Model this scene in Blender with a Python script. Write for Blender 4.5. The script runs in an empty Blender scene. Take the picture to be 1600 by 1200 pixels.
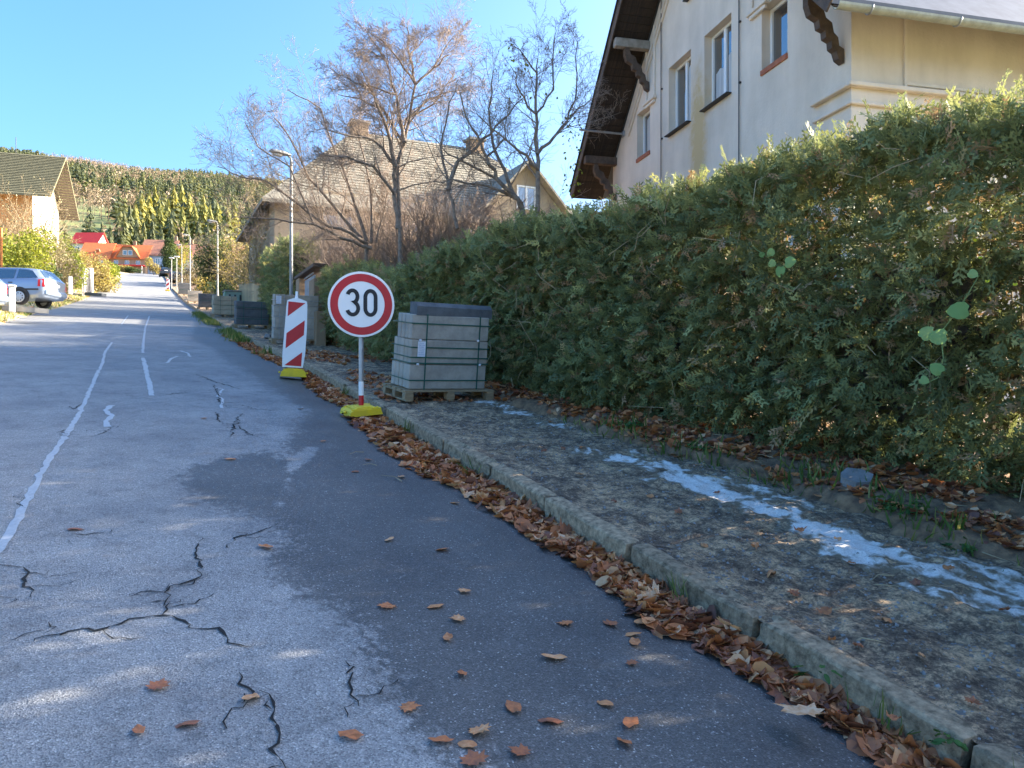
import bpy, math, random
import numpy as np
from mathutils import Vector, Matrix, Euler

random.seed(7)
RNG = np.random.default_rng(7)
SC = bpy.context.scene
COL = SC.collection
R = math.radians

# ------------------------------------------------------------------ ground profile of the rising street
PY = [-60, -40, 0, 5.3, 14.2, 22, 41, 63, 100, 138, 170, 211, 232]
PZ = [-6.5, -5.0, 0, .74, 1.87, 2.72, 4.97, 7.75, 13.0, 19.1, 23.5, 29.0, 31.6]
_y = np.linspace(-60, 232, 2921)
_z = np.convolve(np.pad(np.interp(_y, PY, PZ), 30, mode='reflect', reflect_type='odd'), np.ones(61) / 61, 'valid')
def prof(y): return np.interp(y, _y, _z)
EYE = float(prof(0)) + 1.62
YAW = math.atan(570 / 1200)
SYW, CYW = math.sin(YAW), math.cos(YAW)
SUN_EL = R(20); SUN_DIR = Vector((0.985, -0.13, 0)).normalized()

# ------------------------------------------------------------------ camera, sky, sun, exposure
cam = bpy.data.cameras.new('camera'); camo = bpy.data.objects.new('camera', cam); COL.objects.link(camo)
camo.location = (0, 0, EYE); camo.rotation_euler = (R(90), 0, -YAW)
cam.sensor_width = 36; cam.lens = 27; cam.clip_start = .05; cam.clip_end = 9000
SC.camera = camo
w = bpy.data.worlds.new('World'); SC.world = w; w.use_nodes = True
nt = w.node_tree; nt.nodes.clear()
sky = nt.nodes.new('ShaderNodeTexSky'); sky.sky_type = 'NISHITA'; sky.sun_disc = False
sky.sun_elevation = SUN_EL; sky.sun_rotation = math.atan2(SUN_DIR.x, SUN_DIR.y)
sky.altitude = 600; sky.air_density = 1.0; sky.dust_density = 8.0; sky.ozone_density = 4.0
bg = nt.nodes.new('ShaderNodeBackground'); bg.inputs[1].default_value = .15
wo = nt.nodes.new('ShaderNodeOutputWorld')
hsv = nt.nodes.new('ShaderNodeHueSaturation'); hsv.inputs['Saturation'].default_value = 1.2
nt.links.new(sky.outputs[0], hsv.inputs['Color']); nt.links.new(hsv.outputs[0], bg.inputs[0]); nt.links.new(bg.outputs[0], wo.inputs[0])
sl = bpy.data.lights.new('sun', 'SUN'); sl.energy = 4.8; sl.angle = R(.53); sl.color = (1, .9, .74)
so = bpy.data.objects.new('sun', sl); COL.objects.link(so)
sv = Vector((SUN_DIR.x * math.cos(SUN_EL), SUN_DIR.y * math.cos(SUN_EL), math.sin(SUN_EL)))
so.rotation_euler = sv.to_track_quat('Z', 'Y').to_euler(); so.location = (30, -5, 30)
SC.view_settings.view_transform = 'Standard'; SC.view_settings.look = 'None'
SC.view_settings.exposure = 2.1; SC.view_settings.gamma = 1; SC.view_settings.use_curve_mapping = False
SC.cycles.max_bounces = 8; SC.cycles.diffuse_bounces = 4; SC.cycles.glossy_bounces = 3
SC.cycles.transparent_max_bounces = 8; SC.cycles.use_denoising = True
SC.cycles.sample_clamp_indirect = 4

# ------------------------------------------------------------------ pixel -> place helpers (1600x1200 photo)
def ray(px, py):
    r = (px - 800) / 1200; u = (600 - py) / 1200
    return SYW + CYW * r, CYW - SYW * r, u
_t = np.linspace(1.5, 260, 30000)
def GP(px, py, dz=0):
    a, b, u = ray(px, py)
    d = EYE + u * _t - prof(b * _t) - dz
    i = int(np.argmax(d < 0)) if (d < 0).any() else len(_t) - 1
    return float(a * _t[i]), float(b * _t[i])
def AT(px, py, t):
    a, b, u = ray(px, py)
    return Vector((a * t, b * t, EYE + u * t))
def G(y, dz=0): return float(prof(y)) + dz

# ------------------------------------------------------------------ noise
def vnoise(x, y, seed=0):
    x = np.asarray(x, float); y = np.asarray(y, float)
    ix = np.floor(x).astype(np.int64); iy = np.floor(y).astype(np.int64)
    fx = x - ix; fy = y - iy; fx = fx * fx * (3 - 2 * fx); fy = fy * fy * (3 - 2 * fy)
    def h(a, b):
        n = (a * 374761393 + b * 668265263 + seed * 974711) & 0xffffffff
        n = ((n ^ (n >> 13)) * 1274126177) & 0xffffffff
        return ((n ^ (n >> 16)) & 0xffff) / 65535.0
    return (h(ix, iy) * (1 - fx) + h(ix + 1, iy) * fx) * (1 - fy) + (h(ix, iy + 1) * (1 - fx) + h(ix + 1, iy + 1) * fx) * fy
def fbm(x, y, seed=0, oct=4):
    s = 0; a = .5; tot = 0
    for i in range(oct):
        s = s + a * vnoise(x * 2 ** i, y * 2 ** i, seed + i * 17); tot += a; a *= .5
    return s / tot

# ------------------------------------------------------------------ materials
MATS = {}
def nodes(name):
    m = bpy.data.materials.new(name); m.use_nodes = True
    t = m.node_tree; t.nodes.clear()
    out = t.nodes.new('ShaderNodeOutputMaterial')
    return m, t, out
def N(t, kind, **kw):
    n = t.nodes.new('ShaderNode' + kind)
    for k, v in kw.items():
        if k.startswith('i_'):
            key = k[2:]; key = int(key) if key.isdigit() else key.replace('_', ' ')
            n.inputs[key].default_value = v
        else: setattr(n, k, v)
    return n
def ramp(t, stops, interp='LINEAR'):
    r = t.nodes.new('ShaderNodeValToRGB'); cr = r.color_ramp; cr.interpolation = interp
    while len(cr.elements) > 1: cr.elements.remove(cr.elements[0])
    cr.elements[0].position = stops[0][0]; cr.elements[0].color = (*stops[0][1], 1)
    for p, c in stops[1:]:
        e = cr.elements.new(p); e.color = (*c, 1)
    return r
def mix(t, fac, a, b, mode='MIX'):
    m = t.nodes.new('ShaderNodeMix'); m.data_type = 'RGBA'; m.blend_type = mode
    for sock, v in ((m.inputs[0], fac), (m.inputs[6], a), (m.inputs[7], b)):
        if hasattr(v, 'is_output') or isinstance(v, bpy.types.NodeSocket): t.links.new(v, sock)
        elif isinstance(v, (int, float)): sock.default_value = v
        else: sock.default_value = (*v, 1)
    return m.outputs[2]
def math_(t, op, a, b=None):
    m = t.nodes.new('ShaderNodeMath'); m.operation = op
    for i, v in enumerate((a, b)):
        if v is None: continue
        if isinstance(v, bpy.types.NodeSocket): t.links.new(v, m.inputs[i])
        else: m.inputs[i].default_value = v
    return m.outputs[0]
def noise(t, coord, scale, detail=4, rough=.6, stretch=None):
    if stretch:
        mp = N(t, 'Mapping'); mp.inputs['Scale'].default_value = stretch
        t.links.new(coord, mp.inputs[0]); coord = mp.outputs[0]
    n = N(t, 'TexNoise', i_Scale=scale, i_Detail=detail, i_Roughness=rough)
    t.links.new(coord, n.inputs['Vector']); return n.outputs['Fac']
def pm(name, c, c2=None, scale=8, rough=.7, metal=0, bump=0, bscale=None, spec=.5, rnd=0, contrast=(.35, .65), stretch=None, coat=0, world=False):
    """plain surface: two colours mixed by noise, optional relief, optional value shift per object"""
    if name in MATS: return MATS[name]
    m, t, out = nodes(name)
    b = N(t, 'BsdfPrincipled', i_Roughness=rough, i_Metallic=metal)
    b.inputs['Specular IOR Level'].default_value = spec; b.inputs['Coat Weight'].default_value = coat
    tc = N(t, 'TexCoord'); co = tc.outputs['Object']
    if world:
        g = N(t, 'NewGeometry'); co = g.outputs['Position']
    if c2 is None: c2 = tuple(x * .8 for x in c)
    f = noise(t, co, scale, 5, .65, stretch)
    r = ramp(t, [(contrast[0], c2), (contrast[1], c)]); t.links.new(f, r.inputs[0])
    col = r.outputs[0]
    if rnd:
        oi = N(t, 'ObjectInfo'); v = math_(t, 'MULTIPLY_ADD', oi.outputs['Random'], rnd * 2)
        v.node.inputs[2].default_value = 1 - rnd
        hs = N(t, 'HueSaturation'); t.links.new(col, hs.inputs['Color']); t.links.new(v, hs.inputs['Value']); col = hs.outputs[0]
    t.links.new(col, b.inputs['Base Color'])
    if bump:
        bp = N(t, 'Bump', i_Strength=bump, i_Distance=.02)
        t.links.new(noise(t, co, bscale or scale * 4, 6, .7, stretch), bp.inputs['Height']); t.links.new(bp.outputs[0], b.inputs['Normal'])
    t.links.new(b.outputs[0], out.inputs[0]); MATS[name] = m; return m
def fm(name, stops, transl=.35, rough=.6, spec=.25, mottle=0, warm=.5):
    """foliage: colour chosen by the leaf's own 'tone', thin and translucent"""
    if name in MATS: return MATS[name]
    m, t, out = nodes(name)
    at = N(t, 'Attribute', attribute_name='tone'); r = ramp(t, stops); fac = at.outputs['Fac']
    if mottle:
        tc = N(t, 'TexCoord'); fac = math_(t, 'ADD', fac, math_(t, 'MULTIPLY', math_(t, 'SUBTRACT', noise(t, tc.outputs['Object'], mottle, 5, .7), .5), .75))
    t.links.new(fac, r.inputs[0])
    b = N(t, 'BsdfPrincipled', i_Roughness=rough); b.inputs['Specular IOR Level'].default_value = spec
    t.links.new(r.outputs[0], b.inputs['Base Color'])
    tr = N(t, 'BsdfTranslucent'); t.links.new(mix(t, warm, r.outputs[0], (1, .9, .3), 'SOFT_LIGHT'), tr.inputs[0])
    ms = N(t, 'MixShader', i_0=transl); t.links.new(b.outputs[0], ms.inputs[1]); t.links.new(tr.outputs[0], ms.inputs[2])
    t.links.new(ms.outputs[0], out.inputs[0]); MATS[name] = m; return m
def glassmat(name, col=(.02, .025, .03)):
    m, t, out = nodes(name)
    b = N(t, 'BsdfPrincipled', i_Roughness=.03, i_IOR=2.1); b.inputs['Base Color'].default_value = (*col, 1)
    b.inputs['Specular IOR Level'].default_value = .9; b.inputs['Coat Weight'].default_value = .6; b.inputs['Coat Roughness'].default_value = .02
    t.links.new(b.outputs[0], out.inputs[0]); MATS[name] = m; return m

# ------------------------------------------------------------------ mesh helpers
def link(o, parent=None):
    COL.objects.link(o)
    if parent is not None: o.parent = parent
    return o
def tag(o, label=None, cat=None, group=None, kind=None):
    if label: o['label'] = label
    if cat: o['category'] = cat
    if group: o['group'] = group
    if kind: o['kind'] = kind
    return o
def thing(name, label, cat, loc=(0, 0, 0), rz=0, group=None, rot=None):
    o = bpy.data.objects.new(name, None); o.empty_display_size = .2
    o.location = loc; o.rotation_euler = rot or (0, 0, rz); COL.objects.link(o)
    return tag(o, label, cat, group)
def mesh_np(name, V, F, mats, smooth=False, tone=None, midx=None):
    """V (n,3); F (m,k) array or list of arrays with different k"""
    V = np.asarray(V, np.float32)
    Fs = F if isinstance(F, list) else [F]
    Fs = [np.asarray(f, np.int32) for f in Fs if len(f)]
    me = bpy.data.meshes.new(name)
    me.vertices.add(len(V)); me.vertices.foreach_set('co', V.ravel())
    loops = np.concatenate([f.ravel() for f in Fs]); sizes = np.concatenate([np.full(len(f), f.shape[1], np.int32) for f in Fs])
    me.loops.add(len(loops)); me.loops.foreach_set('vertex_index', loops)
    starts = np.concatenate([[0], np.cumsum(sizes)[:-1]]).astype(np.int32)
    me.polygons.add(len(sizes)); me.polygons.foreach_set('loop_start', starts)
    if smooth: me.polygons.foreach_set('use_smooth', np.ones(len(sizes), bool))
    for m in (mats if isinstance(mats, (list, tuple)) else [mats]): me.materials.append(m)
    if midx is not None: me.polygons.foreach_set('material_index', np.asarray(midx, np.int32))
    if tone is not None:
        for k, v in (tone.items() if isinstance(tone, dict) else {'tone': tone}.items()):
            a = me.attributes.new(k, 'FLOAT', 'POINT'); a.data.foreach_set('value', np.asarray(v, np.float32))
    me.update(calc_edges=True); me.validate(verbose=False)
    return me
def obj(name, me, parent=None, loc=None, rz=None):
    o = bpy.data.objects.new(name, me); link(o, parent)
    if loc is not None: o.location = loc
    if rz is not None: o.rotation_euler = (0, 0, rz)
    return o
class MB:
    def __init__(s): s.v = []; s.f = []
    def add(s, vs, fs):
        n = len(s.v); s.v += [tuple(v) for v in vs]; s.f += [tuple(i + n for i in f) for f in fs]; return s
    def box(s, c, d, rot=None, taper=None):
        x, y, z = d[0] / 2, d[1] / 2, d[2] / 2
        vs = [Vector((sx * x, sy * y, sz * z)) for sz in (-1, 1) for sy in (-1, 1) for sx in (-1, 1)]
        if rot is not None:
            M = rot if isinstance(rot, Matrix) else Euler(rot).to_matrix(); vs = [M @ v for v in vs]
        c = Vector(c)
        return s.add([c + v for v in vs], [(0, 2, 3, 1), (4, 5, 7, 6), (0, 1, 5, 4), (2, 6, 7, 3), (0, 4, 6, 2), (1, 3, 7, 5)])
    def bbox(s, c, d, b=.006, rot=None):
        """box with chamfered edges"""
        x, y, z = d[0] / 2, d[1] / 2, d[2] / 2
        rings = [(-z, b), (-z + b, 0), (z - b, 0), (z, b)]; vs = []
        for zz, ins in rings:
            e = ins; X, Y = x - e, y - e
            vs += [(-X + b, -Y, zz), (X - b, -Y, zz), (X, -Y + b, zz), (X, Y - b, zz), (X - b, Y, zz), (-X + b, Y, zz), (-X, Y - b, zz), (-X, -Y + b, zz)]
        fs = []
        for k in range(3):
            for i in range(8):
                j = (i + 1) % 8; fs.append((k * 8 + i, k * 8 + j, k * 8 + 8 + j, k * 8 + 8 + i))
        fs += [tuple(range(7, -1, -1)), tuple(range(24, 32))]
        M = (Euler(rot).to_matrix() if rot is not None else Matrix.Identity(3)); c = Vector(c)
        return s.add([c + M @ Vector(v) for v in vs], fs)
    def tube(s, pts, rad, k=8, cap=True):
        pts = [Vector(p) for p in pts]; n = len(s.v); m = len(pts)
        rad = rad if isinstance(rad, (list, tuple)) else [rad] * m
        up = None
        for i, p in enumerate(pts):
            d = (pts[min(i + 1, m - 1)] - pts[max(i - 1, 0)]).normalized()
            if up is None: up = d.orthogonal().normalized()
            up = (up - d * up.dot(d)); up = up.normalized() if up.length > 1e-6 else d.orthogonal().normalized()
            sd = d.cross(up)
            for a in range(k):
                an = 2 * math.pi * a / k; s.v.append(tuple(p + (up * math.cos(an) + sd * math.sin(an)) * rad[i]))
        for i in range(m - 1):
            for a in range(k):
                b = (a + 1) % k; s.f.append((n + i * k + a, n + i * k + b, n + i * k + k + b, n + i * k + k + a))
        if cap: s.f += [tuple(n + a for a in range(k - 1, -1, -1)), tuple(n + (m - 1) * k + a for a in range(k))]
        return s
    def prism(s, poly, h, M=None):
        """2D polygon (x,y) extruded along z by h (from 0), moved by matrix M"""
        n = len(poly); vs = [Vector((x, y, 0)) for x, y in poly] + [Vector((x, y, h)) for x, y in poly]
        if M is not None: vs = [M @ v for v in vs]
        return s.add(vs, [tuple(range(n - 1, -1, -1)), tuple(range(n, 2 * n))] + [(i, (i + 1) % n, n + (i + 1) % n, n + i) for i in range(n)])
    def lathe(s, prof_, k=16, M=None):
        n = len(s.v); vs = []
        for r, z in prof_:
            for a in range(k):
                an = 2 * math.pi * a / k; vs.append(Vector((r * math.cos(an), r * math.sin(an), z)))
        if M is not None: vs = [M @ v for v in vs]
        s.v += [tuple(v) for v in vs]
        for i in range(len(prof_) - 1):
            for a in range(k):
                b = (a + 1) % k; s.f.append((n + i * k + a, n + i * k + b, n + i * k + k + b, n + i * k + k + a))
        return s
    def mesh(s, name, mat, smooth=False):
        me = bpy.data.meshes.new(name); me.from_pydata(s.v, [], s.f)
        for m in (mat if isinstance(mat, (list, tuple)) else [mat]): me.materials.append(m)
        if smooth:
            me.polygons.foreach_set('use_smooth', np.ones(len(me.polygons), bool))
            try: me.set_sharp_from_angle(angle=R(40))
            except Exception: pass
        me.update(); return me
    def build(s, name, mat, parent=None, smooth=False, loc=None, rz=None):
        return obj(name, s.mesh(name, mat, smooth), parent, loc, rz)
def copy_tree(o, parent=None):
    c = o.copy(); COL.objects.link(c)
    if parent is not None:
        c.parent = parent; c.matrix_parent_inverse = o.matrix_parent_inverse
    for ch in list(o.children): copy_tree(ch, c)
    return c
def dup(o, loc, rz=0, label=None, rot=None):
    c = copy_tree(o); c.location = loc; c.rotation_euler = rot or (0, 0, rz)
    if label: c['label'] = label
    return c
def gridmesh(name, xs, ys, zf, mat, smooth=True, attrs=None):
    X, Y = np.meshgrid(xs, ys); Z = zf(X, Y)
    V = np.stack([X, Y, Z], -1).reshape(-1, 3); nx, ny = len(xs), len(ys)
    i = np.arange(nx - 1)[None, :] + nx * np.arange(ny - 1)[:, None]; i = i.ravel()
    F = np.stack([i, i + 1, i + nx + 1, i + nx], -1)
    tn = {k: f(X, Y).ravel() for k, f in (attrs or {}).items()} or None
    return mesh_np(name, V, F, mat, smooth, tn)
def poly_sd(X, Y, poly):
    """signed distance (positive inside) to a polygon"""
    P = np.asarray(poly, float); ins = np.zeros(X.shape, bool); D = np.full(X.shape, 1e9)
    for (ax, ay), (bx, by) in zip(P, np.roll(P, -1, 0)):
        c = ((ay > Y) != (by > Y)) & (X < (bx - ax) * (Y - ay) / (by - ay + 1e-12) + ax); ins ^= c
        L = (bx - ax) ** 2 + (by - ay) ** 2 + 1e-12
        q = np.clip(((X - ax) * (bx - ax) + (Y - ay) * (by - ay)) / L, 0, 1)
        D = np.minimum(D, np.hypot(X - ax - q * (bx - ax), Y - ay - q * (by - ay)))
    return np.where(ins, D, -D)
def line_d(X, Y, pts):
    D = np.full(X.shape, 1e9)
    for (ax, ay), (bx, by) in zip(pts[:-1], pts[1:]):
        L = (bx - ax) ** 2 + (by - ay) ** 2 + 1e-12
        q = np.clip(((X - ax) * (bx - ax) + (Y - ay) * (by - ay)) / L, 0, 1)
        D = np.minimum(D, np.hypot(X - ax - q * (bx - ax), Y - ay - q * (by - ay)))
    return D
def inst(tv, tf, pos, rot, scl, tone=None):
    """copies of a small template merged with numpy. rot (n,3,3), scl (n,) or (n,3)"""
    n = len(pos); k = len(tv); scl = np.asarray(scl)
    S = scl[:, None, None] if scl.ndim == 1 else scl[:, None, :]
    V = np.einsum('nij,nkj->nki', rot, tv[None] * S) + pos[:, None, :]
    F = (tf[None] + (np.arange(n) * k)[:, None, None]).reshape(-1, tf.shape[1])
    T = None if tone is None else np.repeat(tone, k)
    return V.reshape(-1, 3), F, T
def rot_from(axis, spin, rng):
    """rotation whose x axis is `axis`, spun by `spin` about it"""
    a = axis / np.linalg.norm(axis, axis=1, keepdims=True)
    ref = np.tile([0., 0., 1.], (len(a), 1)); ref[np.abs(a[:, 2]) > .95] = [1, 0, 0]
    y = np.cross(ref, a); y /= np.linalg.norm(y, axis=1, keepdims=True); z = np.cross(a, y)
    c, s = np.cos(spin)[:, None], np.sin(spin)[:, None]
    return np.stack([a, y * c + z * s, -y * s + z * c], -1)

# ------------------------------------------------------------------ palette
def asphalt_material():
    m, t, out = nodes('asphalt')
    g = N(t, 'NewGeometry'); co = g.outputs['Position']
    at = N(t, 'Attribute', attribute_name='wear')
    sep = N(t, 'SeparateXYZ'); t.links.new(co, sep.inputs[0])
    n1 = noise(t, co, 9, 6, .75); n2 = noise(t, co, 1.3, 4, .6); n3 = noise(t, co, 34, 4, .7, (1, .5, 1))
    # dark binder-rich patch, ragged edge
    e = math_(t, 'ADD', at.outputs['Fac'], math_(t, 'MULTIPLY', math_(t, 'SUBTRACT', n1, .5), 1.0))
    e = math_(t, 'ADD', e, math_(t, 'MULTIPLY', math_(t, 'SUBTRACT', n3, .5), .7))
    rw = ramp(t, [(.42, (0, 0, 0)), (.58, (1, 1, 1))]); t.links.new(e, rw.inputs[0])
    v = N(t, 'TexVoronoi', i_Scale=150.); t.links.new(co, v.inputs['Vector'])
    sepc = N(t, 'SeparateColor'); t.links.new(v.outputs['Color'], sepc.inputs[0])
    lr = ramp(t, [(0, (.14, .14, .14)), (.3, (.25, .248, .243)), (.8, (.31, .308, .30)), (.97, (.40, .397, .385)), (1, (.55, .54, .52))]); t.links.new(sepc.outputs[0], lr.inputs[0])
    dr = ramp(t, [(0, (.062, .06, .058)), (.6, (.10, .098, .094)), (.95, (.15, .147, .14)), (.985, (.26, .255, .245)), (1, (.5, .5, .48))]); t.links.new(sepc.outputs[1], dr.inputs[0])
    big = ramp(t, [(.3, (.72, .72, .73)), (.5, (.95, .94, .92)), (.7, (1.15, 1.13, 1.1))]); t.links.new(n2, big.inputs[0])
    light = mix(t, 1., lr.outputs[0], big.outputs[0], 'MULTIPLY'); dark = mix(t, 1., dr.outputs[0], big.outputs[0], 'MULTIPLY')
    n5 = noise(t, co, 4.2, 6, .72, (1, .55, 1)); worn = ramp(t, [(.56, (0, 0, 0)), (.74, (.55, .55, .55))]); t.links.new(n5, worn.inputs[0])
    dark = mix(t, worn.outputs[0], dark, mix(t, .55, light, dark))
    n6 = noise(t, co, 6.5, 6, .75); dk = ramp(t, [(.28, (.62, .62, .63)), (.5, (1, 1, 1))]); t.links.new(n6, dk.inputs[0]); light = mix(t, 1., light, dk.outputs[0], 'MULTIPLY')
    col = mix(t, rw.outputs[0], light, dark)
    # loose dark scuffs on the pale part
    n4 = noise(t, co, 15, 5, .8, (.8, 2.2, 1)); sc = ramp(t, [(.62, (0, 0, 0)), (.68, (1, 1, 1))]); t.links.new(n4, sc.inputs[0])
    at2 = N(t, 'Attribute', attribute_name='scuff')
    sm = math_(t, 'MULTIPLY', sc.outputs[0], at2.outputs['Fac'])
    col = mix(t, sm, col, (.05, .052, .05))
    b = N(t, 'BsdfPrincipled'); t.links.new(col, b.inputs['Base Color'])
    rr = ramp(t, [(0, (.75,) * 3), (1, (.5,) * 3)]); t.links.new(rw.outputs[0], rr.inputs[0]); t.links.new(rr.outputs[0], b.inputs['Roughness'])
    bp = N(t, 'Bump', i_Strength=.55, i_Distance=.006); t.links.new(v.outputs['Distance'], bp.inputs['Height'])
    bp2 = N(t, 'Bump', i_Strength=.35, i_Distance=.02); t.links.new(n1, bp2.inputs['Height']); t.links.new(bp.outputs[0], bp2.inputs['Normal'])
    t.links.new(bp2.outputs[0], b.inputs['Normal']); t.links.new(b.outputs[0], out.inputs[0]); return m
def dirt_material():
    m, t, out = nodes('gritty_dirt')
    g = N(t, 'NewGeometry'); co = g.outputs['Position']
    n1 = noise(t, co, 3.4, 12, .78); n2 = noise(t, co, 60, 6, .8); n3 = noise(t, co, 15, 8, .8)
    r = ramp(t, [(.3, (.085, .06, .042)), (.45, (.21, .152, .105)), (.53, (.40, .285, .18)), (.62, (.72, .50, .30)), (.8, (.80, .58, .37))])
    e = math_(t, 'ADD', n1, math_(t, 'MULTIPLY', math_(t, 'SUBTRACT', n3, .5), .9)); t.links.new(e, r.inputs[0])
    k = ramp(t, [(.3, (.55, .55, .55)), (.7, (1.35, 1.33, 1.3))]); t.links.new(n2, k.inputs[0])
    col = mix(t, 1., r.outputs[0], k.outputs[0], 'MULTIPLY')
    v = N(t, 'TexVoronoi', i_Scale=55.); t.links.new(co, v.inputs['Vector'])
    sc = N(t, 'SeparateColor'); t.links.new(v.outputs['Color'], sc.inputs[0])
    pr = ramp(t, [(.975, (0, 0, 0)), (.985, (1, 1, 1))]); t.links.new(sc.outputs[0], pr.inputs[0])
    col = mix(t, pr.outputs[0], col, (.24, .23, .21))
    b = N(t, 'BsdfPrincipled', i_Roughness=.9); b.inputs['Specular IOR Level'].default_value = .3
    t.links.new(col, b.inputs['Base Color'])
    bp = N(t, 'Bump', i_Strength=.9, i_Distance=.03)
    t.links.new(math_(t, 'ADD', math_(t, 'MULTIPLY', n2, .5), n3), bp.inputs['Height']); t.links.new(bp.outputs[0], b.inputs['Normal'])
    t.links.new(b.outputs[0], out.inputs[0]); return m
def plaster_material(name, c, stain=None):
    m, t, out = nodes(name)
    tc = N(t, 'TexCoord'); co = tc.outputs['Object']
    n1 = noise(t, co, .8, 5, .6); n2 = noise(t, co, 22, 4, .6); n3 = noise(t, co, 1.5, 4, .65, (1, 1, .25))
    r = ramp(t, [(.3, tuple(x * .86 for x in c)), (.7, tuple(min(1, x * 1.07) for x in c))]); t.links.new(n1, r.inputs[0])
    s = ramp(t, [(.35, (.84, .83, .8)), (.6, (1, 1, 1))]); t.links.new(n3, s.inputs[0])
    col = mix(t, .7, r.outputs[0], s.outputs[0], 'MULTIPLY')
    if stain:
        mp = N(t, 'Mapping'); mp.vector_type = 'TEXTURE'; mp.inputs['Location'].default_value = stain[0]; mp.inputs['Scale'].default_value = stain[1]
        t.links.new(co, mp.inputs[0]); gr = N(t, 'TexGradient', gradient_type='SPHERICAL'); t.links.new(mp.outputs[0], gr.inputs[0])
        f = math_(t, 'MULTIPLY', gr.outputs['Fac'], noise(t, co, 6, 4, .7)); rf = ramp(t, [(.1, (0, 0, 0)), (.32, (1, 1, 1))]); t.links.new(f, rf.inputs[0])
        col = mix(t, rf.outputs[0], col, (.62, .46, .25))
    b = N(t, 'BsdfPrincipled', i_Roughness=.9); b.inputs['Specular IOR Level'].default_value = .2
    t.links.new(col, b.inputs['Base Color'])
    bp = N(t, 'Bump', i_Strength=.35, i_Distance=.02); t.links.new(n2, bp.inputs['Height']); t.links.new(bp.outputs[0], b.inputs['Normal'])
    t.links.new(b.outputs[0], out.inputs[0]); return m
M_asphalt = asphalt_material(); M_dirt = dirt_material()
M_crack = pm('crack_void', (.012, .012, .012), rough=1)
M_seal = pm('crack_sealant', (.42, .42, .42), (.27, .27, .27), 40, .32, spec=.8)  # pale base stands in for sky reflected on dark bitumen
M_kerb = pm('old_concrete', (.66, .48, .30), (.13, .095, .055), 22, .95, bump=1., bscale=60, rnd=.15, world=True, contrast=(.3, .72))
M_soil = pm('soil', (.32, .19, .10), (.10, .062, .038), 9, .95, bump=1., bscale=30, world=True)
M_snow = pm('old_snow', (.86, .83, .79), (.34, .29, .23), 30, .8, bump=.9, bscale=70, world=True, contrast=(.33, .48))
def snow_material():
    m, t, out = nodes('old_snow')
    g = N(t, 'NewGeometry'); co = g.outputs['Position']; at = N(t, 'Attribute', attribute_name='thick')
    n1 = noise(t, co, 24, 8, .8); n2 = noise(t, co, 70, 5, .8)
    e = math_(t, 'ADD', at.outputs['Fac'], math_(t, 'MULTIPLY', math_(t, 'SUBTRACT', n1, .5), 1.3)); r = ramp(t, [(.2, (.25, .185, .115)), (.4, (.52, .46, .38)), (.66, (.92, .88, .82))]); t.links.new(e, r.inputs[0])
    k = ramp(t, [(.3, (.6, .58, .55)), (.55, (1, 1, 1))]); t.links.new(n2, k.inputs[0])
    b = N(t, 'BsdfPrincipled', i_Roughness=.8); t.links.new(mix(t, 1., r.outputs[0], k.outputs[0], 'MULTIPLY'), b.inputs['Base Color'])
    bp = N(t, 'Bump', i_Strength=.9, i_Distance=.02); t.links.new(n2, bp.inputs['Height']); t.links.new(bp.outputs[0], b.inputs['Normal']); t.links.new(b.outputs[0], out.inputs[0]); return m
M_melt = snow_material()
M_ground = pm('meadow', (.2, .23, .06), (.13, .13, .05), .08, .95, world=True)
M_verge = pm('dry_verge', (.56, .44, .25), (.33, .27, .14), 2.2, .95, bump=.8, bscale=14, world=True)
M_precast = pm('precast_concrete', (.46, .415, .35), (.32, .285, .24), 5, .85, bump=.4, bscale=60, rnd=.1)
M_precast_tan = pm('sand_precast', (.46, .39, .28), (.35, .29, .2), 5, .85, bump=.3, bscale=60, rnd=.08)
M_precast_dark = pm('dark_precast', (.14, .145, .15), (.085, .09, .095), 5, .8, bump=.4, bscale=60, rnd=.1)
M_pallet = pm('pallet_wood', (.40, .29, .17), (.26, .19, .11), 5, .8, bump=.4, bscale=30, rnd=.15, stretch=(1, 6, 6))
M_strap = pm('green_strap', (.015, .11, .085), rough=.45)
M_paper = pm('paper', (.8, .82, .85), (.7, .73, .8), 30, .7)
M_print = pm('label_print', (.3, .38, .58), (.55, .6, .72), 60, .7, contrast=(.45, .55))
M_white = pm('white_reflective', (.88, .87, .85), (.84, .83, .81), 6, .4)
M_red = pm('red_reflective', (.56, .012, .02), (.47, .01, .016), 6, .35)
M_black = pm('black_print', (.012, .012, .015), rough=.5)
M_galv = pm('galvanised', (.42, .44, .46), (.33, .35, .37), 10, .42, metal=.7)
M_yellow = pm('yellow_plastic', (.88, .62, .015), (.7, .5, .03), 7, .6, bump=.3)
M_metalgrey = pm('lamp_paint', (.36, .355, .33), (.27, .265, .24), 5, .5)
M_lens = pm('lamp_lens', (.82, .78, .68), rough=.3)
M_darkwood = pm('dark_wood', (.055, .035, .024), (.02, .014, .011), 4, .8, bump=.5, bscale=24, rnd=.25, stretch=(1, 8, 8))
M_brownwood = pm('brown_wood', (.13, .09, .065), (.06, .042, .032), 6, .75, bump=.4)
M_greywood = pm('grey_wood', (.36, .33, .29), (.22, .2, .17), 6, .85, rnd=.15)
M_plankwood = pm('tan_plank', (.45, .34, .18), (.3, .22, .12), 6, .85, rnd=.2)
M_beige = plaster_material('beige_plaster', (.80, .70, .585), ((4.6, 0, 5.7), (.55, 1.5, 2.2)))
M_beige2 = plaster_material('trim_plaster', (.80, .705, .595))
M_yellowwall = plaster_material('ochre_plaster', (.43, .335, .23))
M_whitewall = plaster_material('white_plaster', (.8, .77, .7))
M_orangewall = plaster_material('orange_plaster', (.62, .30, .12))
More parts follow.
